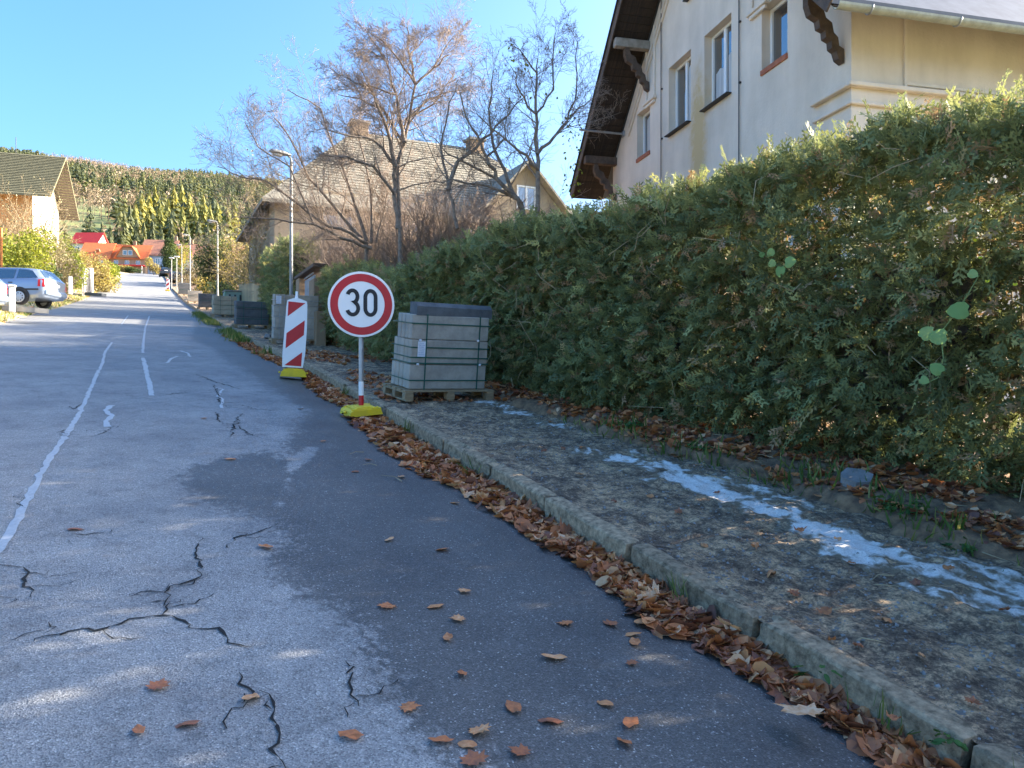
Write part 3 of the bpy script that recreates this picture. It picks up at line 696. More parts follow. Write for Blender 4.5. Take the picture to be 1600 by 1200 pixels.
# flat slab dumped by hedge
b = AT(1335, 742, 5.75)
def slab(name, label, loc, size, rot, seed, mat=M_stone):
    rg = random.Random(seed); m = MB(); k = 7
    poly = [((.5 + rg.uniform(-.1, .08)) * size[0] * math.cos(2 * math.pi * i / k), (.5 + rg.uniform(-.1, .08)) * size[1] * math.sin(2 * math.pi * i / k)) for i in range(k)]
    m.prism(poly, size[2]); o = m.build(name, mat); o.location = loc; o.rotation_euler = rot; return tag(o, label, 'stone')
bx, by = GP(1335, 748, .27)
slab('stone_slab', 'broken grey stone slab lying tilted on the soil at the foot of the hedge', (bx, by, G(by) + .235), (.36, .26, .07), (R(14), R(-12), .4), 3)
for px_, py_, s_, lab in [(598, 557, .34, 'rough grey concrete lump on the leaves behind the pallet'), (340, 492, .5, 'grey boulder at the kerb before the dark kerbstone packs'), (1113, 697, .09, 'small white stone on the soil bank by the hedge'), (418, 528, .2, 'grey lump of concrete by the kerb behind the striped beacon')]:
    x_, y_ = GP(px_, py_, .13); slab('stone', lab, (x_, y_, G(y_) + .12), (s_, s_ * .8, s_ * .55), (R(12), R(-14), px_), px_, M_stone if s_ > .1 else M_snow)
# ================================================================== NEAR HOUSE (gable towards the street)
HO = (.828 * 11, .7135 * 11); HZ = EYE - .75
h1 = thing('gabled_house', 'tall beige plastered house with dark gable overhang and white windows behind the hedge', 'house', (*HO, HZ), math.atan2(.98, .197))
def ez(z): return z - EYE + .75 + EYE if False else z + .75          # eye-relative -> house-local
WG = 9.22; EAVE = ez(5.62); RIDGE = EAVE + 4.61 * 1.03; BL = 12.0; OV = .85
def wall_holes(xb, top, z0, holes, depth, front_y=0, inward=-1):
    """front sheet in the xz plane at y=front_y with rectangular holes and their reveals; inward = sign of the reveal's direction"""
    xs_ = sorted(set(xb + [h for q in holes for h in (q[0], q[1])])); m = MB()
    def quad(a, b, c, d): m.add([a, b, c, d], [(0, 1, 2, 3)])
    for a, b in zip(xs_[:-1], xs_[1:]):
        hs = sorted([(q[2], q[3]) for q in holes if q[0] <= a + 1e-6 and q[1] >= b - 1e-6]); z = z0
        for lo, hi in hs:
            quad((a, front_y, z), (b, front_y, z), (b, front_y, lo), (a, front_y, lo)); z = hi
        quad((a, front_y, z), (b, front_y, z), (b, front_y, top(b)), (a, front_y, top(a)))
    y1 = front_y + inward * depth
    for x0, x1, a, b in holes:
        quad((x0, front_y, a), (x0, y1, a), (x0, y1, b), (x0, front_y, b)); quad((x1, front_y, a), (x1, y1, a), (x1, y1, b), (x1, front_y, b))
        quad((x0, front_y, a), (x1, front_y, a), (x1, y1, a), (x0, y1, a)); quad((x0, front_y, b), (x1, front_y, b), (x1, y1, b), (x0, y1, b))
    return m
def topf(x): return EAVE + (min(x, WG - x)) * 1.03
HW = []
for s_, w_, a, b in [(7.29, .75, 5.30, 6.46), (5.42, 1.03, 5.40, 6.88), (3.82, 1.03, 5.40, 6.88), (1.925, .75, 5.30, 6.46), (4.61, .9, 7.93, 8.9), (2.2, 1.1, 2.3, 3.8), (5.0, 1.1, 2.3, 3.8), (7.4, 1.1, 2.3, 3.8), (2.2, 1.1, -.6, .9), (7.4, 1.1, -.6, .9)]:
    HW.append((s_ - w_ / 2, s_ + w_ / 2, ez(a), ez(b)))
wall_holes([0, WG / 2, WG], topf, -1.0, HW, .24).build('gable_wall', M_beige, h1)
m = MB()
m.add([(0, 0, -1), (0, -BL, -1), (0, -BL, EAVE), (0, 0, EAVE)], [(0, 1, 2, 3)]).build('side_wall', M_beige, h1)
MB().add([(WG, 0, -1), (WG, -BL, -1), (WG, -BL, EAVE), (WG, 0, EAVE)], [(0, 1, 2, 3)]).build('side_wall', M_beige, h1)
MB().add([(0, -BL, -1), (WG, -BL, -1), (WG, -BL, EAVE), (WG / 2, -BL, RIDGE), (0, -BL, EAVE)], [(0, 1, 2, 3, 4)]).build('gable_wall', M_beige, h1)
def win(parent, x0, x1, a, b, y, ny, mull=True, sill=None, fw=.06, curtain=True, mat=None):
    """window set at depth y in the xz plane, looking along ny (+1/-1 in y)"""
    m = MB(); W = x1 - x0; H = b - a; cx_ = (x0 + x1) / 2; g = .004
    for q in (x0 + fw / 2 + g, x1 - fw / 2 - g): m.bbox((q, y, (a + b) / 2), (fw, .07, H - 2 * g), .006)
    for q in (a + fw / 2 + g, b - fw / 2 - g): m.bbox((cx_, y, q), (W - 2 * fw - 2 * g, .068, fw), .006)
    xm = []
    if mull: m.bbox((cx_, y, (a + b) / 2), (fw * 1.5, .066, H - 2 * fw - 2 * g), .006); xm = [cx_]
    f = m.build('window', mat or M_pvc, parent)
    e = [x0 + fw + g] + xm + [x1 - fw - g]
    for i in range(len(e) - 1):
        l, r = e[i] + (fw * .75 if i else 0), e[i + 1] - (fw * .75 if i + 1 < len(e) - 1 else 0)
        MB().box(((l + r) / 2, y - ny * .008, (a + b) / 2), (r - l, .012, H - 2 * fw - 2 * g)).build('pane', M_glass, f)
    if sill:
        MB().bbox((cx_, sill[1], a - sill[2] / 2), (W + .02, sill[3], sill[2]), .006).build('sill', sill[0], f)
    return f
def _curt(f, x0, x1, a, b):
    n = 10; m = MB()
    for i in range(n):
        xa, xb = x0 + (x1 - x0) * i / n, x0 + (x1 - x0) * (i + 1) / n; ya = -.195 - .004 * (i % 2); yb = -.195 - .004 * ((i + 1) % 2)
        m.add([(xa, ya + .026, a), (xb, yb + .026, a), (xb, yb + .026, b - .06 * abs(i - 4) / 5), (xa, ya + .026, b - .06 * abs(i - 5) / 5)], [(0, 1, 2, 3)])
    m.build('curtain', M_curtain, f)
WINS = []
for i, (x0, x1, a, b) in enumerate(HW):
    nar = i in (0, 3)
    f_ = win(h1, x0, x1, a + (.09 if nar else .0), b, -.19, 1, not nar, (M_brick, -.02, .09, .1) if nar else (M_trim, -.05, .025, .32))
    WINS.append((f_, x0, x1, a, b))
# inside the windows: curtain sheets seen at the pane edges
# trim: ledges, strips following the rake, corner cornice
m = MB()
for s_ in (6.85, WG - 6.85):
    m.bbox((s_, .045, ez(6.5)), (.62, .09, .07), .01); m.bbox((s_, .03, ez(6.43)), (.5, .06, .07), .01)
for s_, z1 in ((7.08, 7.72), (6.64, 8.15), (WG - 7.08, 7.72), (WG - 6.64, 8.15)):
    m.bbox((s_, .02, (ez(6.56) + ez(z1)) / 2), (.07, .04, ez(z1) - ez(6.56)), .008)
sl45 = math.atan(1.03)
for sgn in (-1, 1):
    for off in (.42, .62):
        L_ = 4.0; cx_ = WG / 2 + sgn * 2.1; zc = EAVE + (WG / 2 - 2.1) * 1.03 - off
        m.bbox((cx_, .022, zc), (L_ / math.cos(sl45) * .72, .044, .06), .008, rot=(0, sgn * sl45, 0))
m.build('moulding', M_beige2, h1)
m = MB()
for z, hh_, dp in ((ez(4.28), .07, .1), (ez(4.02), .05, .06)):
    m.bbox((.42, dp / 2, z), (.84, dp, hh_), .012); m.bbox((-dp / 2, -BL / 2 + dp / 2 - .003, z), (dp, BL + dp, hh_), .012)
m.bbox((-.02, -BL / 2, ez(4.15)), (.04, .4, .2), .004)
m.build('cornice', M_beige2, h1)
for q, (l0, l1, h0, h1_) in ((2, (.62, .9, .06, .62)), (2, (.16, .46, .06, .5)), (1, (.60, .9, .06, .9)), (0, (.3, .8, .1, .9))):
    f_, x0, x1, a, b = WINS[q]; _curt(f_, x0 + (x1 - x0) * (1 - l1), x0 + (x1 - x0) * (1 - l0), a + (b - a) * h0, a + (b - a) * h1_)
# roof slabs, soffit boards, bargeboards, purlins, brackets
def slope_pt(s_, dz=0): return EAVE + (s_ if s_ < WG / 2 else WG - s_) * 1.03 + dz
for sgn in (0, 1):
    a, b = (-.75, WG / 2) if sgn == 0 else (WG + .75, WG / 2)
    za, zb = slope_pt(min(a, 99) if sgn == 0 else a, .24), RIDGE + .24
    za = EAVE + (-.75) * 1.03 + .24
    MB().add([(a, OV + .03, za), (b, OV + .03, zb), (b, -BL - .6, zb), (a, -BL - .6, za), (a, OV + .03, za - .1), (b, OV + .03, zb - .1), (b, -BL - .6, zb - .1), (a, -BL - .6, za - .1)],
             [(0, 1, 2, 3), (7, 6, 5, 4), (0, 4, 5, 1), (3, 2, 6, 7), (0, 3, 7, 4)]).build('roof', M_sheetroof, h1)
    m = MB(); n_ = 44; L_ = (WG / 2 + .75) / n_
    bmesh_ = MB().box((0, 0, 0), (L_ / math.cos(sl45) - .008, OV - .02, .022)).mesh('soffit_board', M_darkwood)
    for k in range(n_):
        d_ = (k + .5) * L_; x = a + (d_ if sgn == 0 else -d_); z = za + d_ * 1.03 - .135
        o = obj('soffit_board', bmesh_, h1, (x, OV / 2 + .008, z + random.uniform(-.004, .004))); o.rotation_euler = (0, (-sl45 if sgn == 0 else sl45), 0)
    Lr = (WG / 2 + .75) / math.cos(sl45)
    m = MB(); m.bbox(((a + b) / 2, OV + .045, (za + zb) / 2 - .10), (Lr, .03, .24), .006, rot=(0, (-sl45 if sgn == 0 else sl45), 0)); m.build('bargeboard', M_brownwood, h1)
    m = MB(); m.box(((a + b) / 2, OV + .05, (za + zb) / 2 + .03), (Lr, .09, .03), rot=(0, (-sl45 if sgn == 0 else sl45), 0)); m.build('roof_edge', M_trim, h1)
prof_b = [(0, 0), (.09, .05), (.13, .16), (.20, .20), (.21, .30), (.30, .34), (.31, .44), (.40, .47), (.42, .58), (.55, .64), (.60, .78), (.60, .95), (.50, .95), (.46, .80), (.34, .74), (.30, .62), (.20, .56), (.17, .42), (.10, .36), (.08, .24), (.0, .2)]
for s_ in (.2, 2.2, 6.98, WG - .2, WG / 2):
    zt = (slope_pt(s_) if abs(s_ - WG / 2) > .1 else RIDGE) - .12
    m = MB(); m.bbox((s_, OV / 2 - .02, zt), (.17, OV + .04, .2), .012); m.build('purlin', M_greywood if s_ == 6.98 else M_brownwood, h1)
    Mb = Matrix.Translation((s_ - .06, .012, zt - .1 - .95)) @ Matrix(((0, 0, 1, 0), (1, 0, 0, 0), (0, 1, 0, 0), (0, 0, 0, 1)))
    MB().prism(prof_b, .12, Mb).build('bracket', M_brownwood, h1)
# gutter, pipe, cables
m = MB(); gx, gz = -.80, EAVE - .75 * 1.03 + .12
secg = arc(0, 0, .075, .075, 180, 360, 8) + arc(0, 0, .066, .066, 360, 180, 8)
Mg = Matrix.Translation((gx, OV, gz)) @ Matrix.Rotation(R(90), 4, 'X')
m.prism(secg, BL + OV + .5, Mg).build('gutter', M_gutter, h1)
for k in range(9):
    m = MB(); yk = OV - .5 - k * 1.4; m.tube([(gx + math.cos(R(a)) * .083, yk, gz + math.sin(R(a)) * .083) for a in range(180, 365, 20)], .012, 6); m.build('gutter_hook', M_galv, h1)
for s_, z1 in ((2.98, topf(2.98) - .1), (6.25, topf(6.25) - .1)):
    m = MB(); m.tube([(s_, .035, -.5), (s_ + .01, .035, 3), (s_, .035, z1)], .011, 6)
    for z in (3.0, 4.6, 6.2, 7.3):
        if z < z1: m.bbox((s_, .02, z), (.05, .04, .03), .004)
    m.build('lightning_cable', M_trim, h1)
m = MB(); m.tube([(8.47, -.05, ez(6.25)), (8.47, 1.18, ez(6.25) + .02)], .028, 8); m.bbox((8.47, .02, ez(6.25)), (.14, .04, .14), .005); m.build('service_pipe', M_galv, h1)
m = MB(); m.tube([(-.06, -6.2, -.5), (-.06, -6.2, EAVE - 1.0), (-.75, -6.2, gz - .1)], .045, 8); m.build('downpipe', M_gutter, h1)
# panels on the side wall
m = MB()
for y0, y1 in ((-.9, -3.1), (-3.6, -5.8)):
    z0_, z1_ = ez(4.38), ez(4.62)
    for z in (z0_, ): m.bbox((-.02, (y0 + y1) / 2, z), (.04, abs(y1 - y0), .05), .006)
    for yv in (y0, y1): m.bbox((-.018, yv, (EAVE + 1) / 2), (.036, .05, EAVE - 1), .006)
m.build('moulding', M_beige2, h1)

# ================================================================== HOUSE BEHIND THE BARE TREES (hipped)
h2 = thing('hipped_house', 'ochre house with grey hipped roof and two chimneys behind the bare trees', 'house', (5.0, 34.6, G(34.6)))
h2.scale = (1.32,) * 3
W2, D2, E2, RZ = 12.2, 7.0, (EYE + 6.45 * 1.32 - G(34.6)) / 1.32, (EYE + 9.85 * 1.32 - G(34.6)) / 1.32
def hip_roof(W, D, e, r, mat, parent, ov=.45, th=.12):
    o = ov; k = (r - e) / (D / 2); e2 = e - o * k; q = D / 2
    v = [(-o, -o, e2), (W + o, -o, e2), (W + o, D + o, e2), (-o, D + o, e2), (q, D / 2, r), (W - q, D / 2, r)]
    v2 = [(x, y, z - th) for x, y, z in v]
    return MB().add(v + v2, [(0, 1, 5, 4), (1, 2, 5), (2, 3, 4, 5), (3, 0, 4), (6, 10, 11, 7), (7, 11, 8), (8, 11, 10, 9), (9, 10, 6), (0, 6, 7, 1), (1, 7, 8, 2), (2, 8, 9, 3), (3, 9, 6, 0)]).build('roof', mat, parent)
rf2 = hip_roof(W2, D2, E2, RZ, M_slate, h2)
m = MB()
for k in range(1, 26):
    z = E2 + (RZ - E2) * k / 26; y_ = (z - E2) / (RZ - E2) * D2 / 2; x0 = y_; x1 = W2 - y_
    m.box(((x0 + x1) / 2, y_ - .008, z + .004), (x1 - x0, .03, .014)); m.box((y_ - .008, D2 / 2, z + .004), (.03, D2 - 2 * y_, .014))
m.build('tile_course', M_slate, rf2)
holes = [(1.6, 2.7, 1.2, 2.6), (4.2, 5.3, 1.2, 2.6), (1.6, 2.7, 3.4, 4.6), (4.2, 5.3, 3.4, 4.6), (6.6, 7.7, 1.2, 2.6), (9.6, 10.7, 1.2, 2.6), (6.6, 7.7, 3.4, 4.6)]
wall_holes([0, W2], lambda x: E2 - .15, -.8, holes, .2, 0, 1).build('front_wall', M_yellowwall, h2)
holesS = [(1.2, 2.2, 1.2, 2.6), (4.2, 5.2, 1.2, 2.6), (1.2, 2.2, 3.4, 4.6), (4.2, 5.2, 3.4, 4.6)]
ws = wall_holes([0, D2], lambda x: E2 - .15, -1.5, holesS, .2, 0, -1); ws.v = [(-y_, x_, z_) for x_, y_, z_ in ws.v]; ws.build('side_wall', M_yellowwall, h2)
MB().add([(W2, 0, -1), (W2, D2, -1), (W2, D2, E2 - .15), (W2, 0, E2 - .15), (0, D2, -1), (0, D2, E2 - .15)], [(0, 1, 2, 3), (1, 4, 5, 2)]).build('back_wall', M_yellowwall, h2)
for x0, x1, a, b in holes: win(h2, x0, x1, a, b, .16, -1, True, (M_whitewall, -.02, .06, .12))
for x0, x1, a, b in holesS:
    f_ = win(h2, x0, x1, a, b, .16, -1, True, (M_whitewall, -.02, .06, .12)); f_.rotation_euler = (0, 0, R(-90)); f_.location = (0, D2, 0)
dm = MB(); dx, dw = 9.0, 2.9; de, dr = E2 + .2, E2 + 1.75
dm.add([(dx - dw / 2, -.5, E2 - .6), (dx + dw / 2, -.5, E2 - .6), (dx + dw / 2, -.5, de), (dx, -.5, dr), (dx - dw / 2, -.5, de), (dx - dw / 2, 3, E2 - .6), (dx + dw / 2, 3, E2 - .6), (dx + dw / 2, 3, de), (dx, 3, dr), (dx - dw / 2, 3, de)],
       [(0, 1, 2, 3, 4), (1, 6, 7, 2), (5, 0, 4, 9), (0, 5, 6, 1)]).build('dormer_wall', M_yellowwall, h2)
for s_ in (-1, 1):
    a = (dx + s_ * (dw / 2 + .35), de - .35 * 1.07); b = (dx, dr)
    MB().add([(a[0], -.9, a[1] + .03), (b[0], -.9, b[1] + .03), (b[0], 3.2, b[1] + .03), (a[0], 3.2, a[1] + .03), (a[0], -.9, a[1] + .14), (b[0], -.9, b[1] + .14), (b[0], 3.2, b[1] + .14), (a[0], 3.2, a[1] + .14)], [(0, 1, 2, 3), (4, 5, 6, 7), (0, 1, 5, 4), (0, 3, 7, 4)]).build('dormer_roof', M_slate, h2)
win(h2, dx - .4, dx + .4, E2 + .05, E2 + .95, -.52, -1, True)
for x_ in (3.7, 8.6):
    c_ = MB().bbox((x_, D2 / 2, RZ - .15), (.62, .55, .9), .02).build('chimney', M_tanblock, h2); MB().bbox((x_, D2 / 2, RZ + .33), (.78, .7, .1), .01).build('cap', M_stone, c_)

# ================================================================== SIMPLE FAR HOUSES (front looks to -y, ridge along x)
def far_house(name, label, loc, rz, W, D, e, r, wall, roof, wins=(), dormer=None, chim=(), gable=None, boards=False, courses=0, ov=.5, door=None, gov=None):
    t = thing(name, label, 'house', loc, rz)
    MB().add([(0, 0, -2), (W, 0, -2), (W, 0, e), (0, 0, e)], [(0, 1, 2, 3)]).build('wall', wall, t); MB().add([(W, D, -2), (0, D, -2), (0, D, e), (W, D, e)], [(0, 1, 2, 3)]).build('back_wall', wall, t)
    MB().add([(0, 0, -2), (0, D, -2), (0, D, e), (0, D / 2, r), (0, 0, e)], [(0, 1, 2, 3, 4)]).build('gable_wall', gable or wall, t)
    MB().add([(W, 0, -2), (W, D, -2), (W, D, e), (W, D / 2, r), (W, 0, e)], [(0, 1, 2, 3, 4)]).build('gable_wall', gable or wall, t)
    k = (r - e) / (D / 2); lo = e - ov * k; rs = []; gov = gov or ov
    for s_ in (0, 1):
        ya = -ov if s_ == 0 else D + ov
        v = [(-gov, ya, lo + .05), (W + gov, ya, lo + .05), (W + gov, D / 2, r + .05), (-gov, D / 2, r + .05)]
        rs.append(MB().add(v + [(x, y, z + .16) for x, y, z in v], [(0, 1, 2, 3), (4, 5, 6, 7), (0, 1, 5, 4), (1, 2, 6, 5), (3, 0, 4, 7)]).build('roof', roof, t))
    if courses:
        m = MB()
        for q in range(1, courses):
            f = q / courses; m.box((W / 2, -ov + (D / 2 + ov) * f - .02, lo + (r - lo) * f + .225), (W + 2 * gov, .06, .03))
        m.build('tile_course', roof, rs[0])
    if boards:
        bm_ = MB().box((0, 0, 0), (gov - .02, .17, .03)).mesh('soffit_board', M_brownwood); n_ = int((D / 2 + ov) / .2)
        for s_ in (0, 1):
            for q in range(n_):
                f = (q + .5) / n_; y_ = -ov + (D / 2 + ov) * f; z = lo + (r - lo) * f
                o = obj('soffit_board', bm_, t, (W + gov / 2, y_ if s_ == 0 else D - y_, z + .02)); o.rotation_euler = ((math.atan(k)) * (1 if s_ == 0 else -1), 0, 0)
    for x0, x1, a, b in wins: win(t, x0, x1, a, b, -.03, -1, True, None, .09, mat=M_pvc)
    for x_, z_ in chim: MB().bbox((x_, D / 2 + .1, r + .4), (.7, .6, z_), .02).build('chimney', M_tanblock, t)
    if dormer:
        dx, dw, dz, dh, ht = dormer
        y0 = -.25; m = MB(); a = dw / 2
        m.add([(dx - a, y0, dz), (dx + a, y0, dz), (dx + a * .42, y0, dz + dh), (dx - a * .42, y0, dz + dh), (dx - a, D / 2, dz), (dx + a, D / 2, dz), (dx + a * .42, D / 2, dz + dh), (dx - a * .42, D / 2, dz + dh)], [(0, 1, 2, 3), (1, 5, 6, 2), (4, 0, 3, 7), (3, 2, 6, 7)]).build('dormer_wall', gable or wall, t)
        m = MB()
        for s_ in (-1, 1):
            p = [(dx + s_ * (a + .35), dz - .4), (dx + s_ * (a * .42), dz + dh + .12)]
            m.add([(p[0][0], y0 - .5, p[0][1]), (p[1][0], y0 - .5, p[1][1]), (p[1][0], D / 2, p[1][1]), (p[0][0], D / 2, p[0][1])] + [(p[0][0] + s_ * .1, y0 - .5, p[0][1] + .14), (p[1][0], y0 - .5, p[1][1] + .16), (p[1][0], D / 2, p[1][1] + .16), (p[0][0] + s_ * .1, D / 2, p[0][1] + .14)], [(0, 1, 2, 3), (4, 5, 6, 7), (0, 1, 5, 4), (0, 3, 7, 4)])
        m.box((dx, D / 4 - .3, dz + dh + .2), (a * .9, D / 2 + .6, .16))
        m.build('dormer_roof', ht or roof, t)
        win(t, dx - 1.1, dx - .1, dz + .5, dz + 1.7, y0 - .03, -1, False, None, .09); win(t, dx + .1, dx + 1.1, dz + .5, dz + 1.7, y0 - .03, -1, False, None, .09)
    if door: MB().bbox((door[0], -.05, 1.05), (1.0, .08, 2.1), .01).build('door', door[1], t)
    return t
def put(px, py, t, W): a = AT(px, py, t); return (a.x, a.y, a.z)
RZH = R(-16)
t = 185
a = put(168, 428, t, 0); hB = far_house('dormer_house', 'house with orange tiled roof and a wide front dormer at the end of the street', a, RZH, 8.6, 8.5, 4.0, 7.7, M_yellowwall, M_orangetile,
    wins=[(1.4, 2.4, 2.2, 3.4), (3.9, 4.9, 2.2, 3.4), (6.4, 7.4, 2.2, 3.4)], dormer=(4.6, 5.2, 4.1, 2.4, None), chim=[(4.9, 1.4)], gable=M_tanblock, door=(4.6, M_pvc))
MB().bbox((4.3, -1.0, 2.0), (8.8, 2.0, .18), .02).build('porch_roof', M_redtile, hB)
for x_ in (.3, 3.1, 8.3): MB().bbox((x_, -1.85, .9), (.18, .18, 2.0), .01).build('porch_post', M_whitewall, hB)
a = put(221, 426, t + 3, 0); hC = far_house('blue_house', 'pale blue house with brown tiled roof beside the dark tall conifer at the street end', a, RZH, 7.2, 8.5, 4.6, 8.7, M_bluewall, M_browntile, wins=[(.8, 1.9, 2.2, 3.6), (3.2, 4.3, 2.2, 3.6), (5.4, 6.4, 2.2, 3.6)], chim=[(6.9, 1.6)], door=(2.6, M_pvc))
a = put(125, 425, t - 2, 0); hA = far_house('orange_roof_house', 'low house with one big plain orange roof left of the dormer house', a, RZH, 6.2, 8.5, 3.6, 7.6, M_orangewall, M_orangetile, wins=[(4.2, 5.2, 1.8, 2.9)])
MB().bbox((3.5, 1.35, 5.4), (.9, .5, .9), .03, rot=(R(40), 0, 0)).build('roof_hatch', M_browntile, hA)
a = put(112, 405, t + 22, 0); hD = far_house('red_roof_house', 'white house with bright red roof peeking over the big orange roof', a, R(-24), 6.7, 6, 4.6, 7.6, M_whitewall, M_redtile, wins=[(1, 2, 2.2, 3.4)])
# extra roofs on the right past the tall conifer
a = put(270, 428, 170, 0); hE = far_house('red_brown_house', 'house with a pinkish brown roof half hidden behind the lamps on the right', a, RZH, 14, 8, 3.6, 7.2, M_whitewall, M_browntile, wins=[(2, 3, 1.6, 2.8), (6, 7, 1.6, 2.8)], chim=[(3, 1.5)])
# left house, gable towards us on its right end
a = AT(74, 420, 63); z0 = G(a.y) + .4
hl = far_house('slate_roof_house', 'house with mossy diamond tiled roof and wide timber gable overhang on the left', (a.x - .9 - 13.6 * math.cos(R(8)), a.y - 1.2 + 13.6 * math.sin(R(8)), z0), R(-8), 13.6, 8, EYE + .2465 * 63 - z0, EYE + .305 * 63 - z0, M_orangewall, M_olive, wins=[(6, 7.2, 1, 2.4), (10, 11.2, 1, 2.4)], gable=M_whitewall, boards=True, courses=24, ov=.7, gov=1.5)
MB().tube([(11.2, 4.5, EYE + .305 * 63 - z0), (11.2, 4.5, EYE + .305 * 63 - z0 + 1.7)], .03, 6).build('aerial', M_trim, hl)
# ================================================================== FOLIAGE TEMPLATES
def spray_template(seed, pairs=5):
    """one flat cypress frond along +x, length 1"""
    rg = np.random.default_rng(seed); V = []; F = []
    def kite(p, d, L, w_):
        p = np.array(p, float); d = np.array(d, float); d /= np.linalg.norm(d); n = np.array([-d[1], d[0], 0])
        b = len(V); V.extend([p + d * L * .18 + n * w_ * 1.4, p + d * L, p + d * L * .12 - n * w_ * 1.4]); F.append((b, b + 1, b + 2))
    kite((0, 0, 0), (1, 0, 0), 1.0, .02)
    for i in range(pairs):
        x = .12 + .78 * i / pairs; L = (.40 if i > 1 else .3) * (1.05 - x * .72) * rg.uniform(.8, 1.15)
        for s_ in (-1, 1):
            an = R(rg.uniform(34, 52)) * s_; d = (math.cos(an), math.sin(an), 0); kite((x + rg.uniform(-.03, .03), 0, 0), d, L, .034)
            for q in ((.5, .55),):
                p = np.array((x, 0, 0)) + np.array(d) * L * q[0]; a2 = an + s_ * R(rg.choice([-38, 30])); kite(p, (math.cos(a2), math.sin(a2), 0), L * q[1], .027)
    V = np.array(V); V[:, 2] = -.55 * V[:, 0] ** 2 - .6 * V[:, 1] ** 2 + rg.normal(0, .008, len(V)); return V, np.array(F)
SPR = [spray_template(s) for s in range(4)]
SPR_S = [spray_template(s, 4) for s in range(4, 6)]
KITE = (np.array([(0, 0, 0), (.5, .33, .06), (1, 0, 0), (.5, -.33, .06)], float), np.array([(0, 1, 2, 3)]))
def scatter(templ, pos, axis, size, tone, rng, spin=None, flat=None):
    Vs, Fs, Ts = [], [], []; n = len(pos); ch = rng.integers(0, len(templ), n); off = 0
    sp = rng.uniform(-1, 1, n) * math.pi if spin is None else spin
    Rm = rot_from(axis, sp, rng)
    for k in range(len(templ)):
        i = ch == k
        if not i.any(): continue
        v, f, t = inst(templ[k][0], templ[k][1], pos[i], Rm[i], size[i], tone[i])
        Vs.append(v); Fs.append(f + off); Ts.append(t); off += len(v)
    return np.concatenate(Vs), np.concatenate(Fs), np.concatenate(Ts)
def join(parts):
    Vs, Fs, Ts = [], [], []; off = 0
    for v, f, t in parts: Vs.append(v); Fs.append(f + off); Ts.append(t); off += len(v)
    return np.concatenate(Vs), np.concatenate(Fs), np.concatenate(Ts)

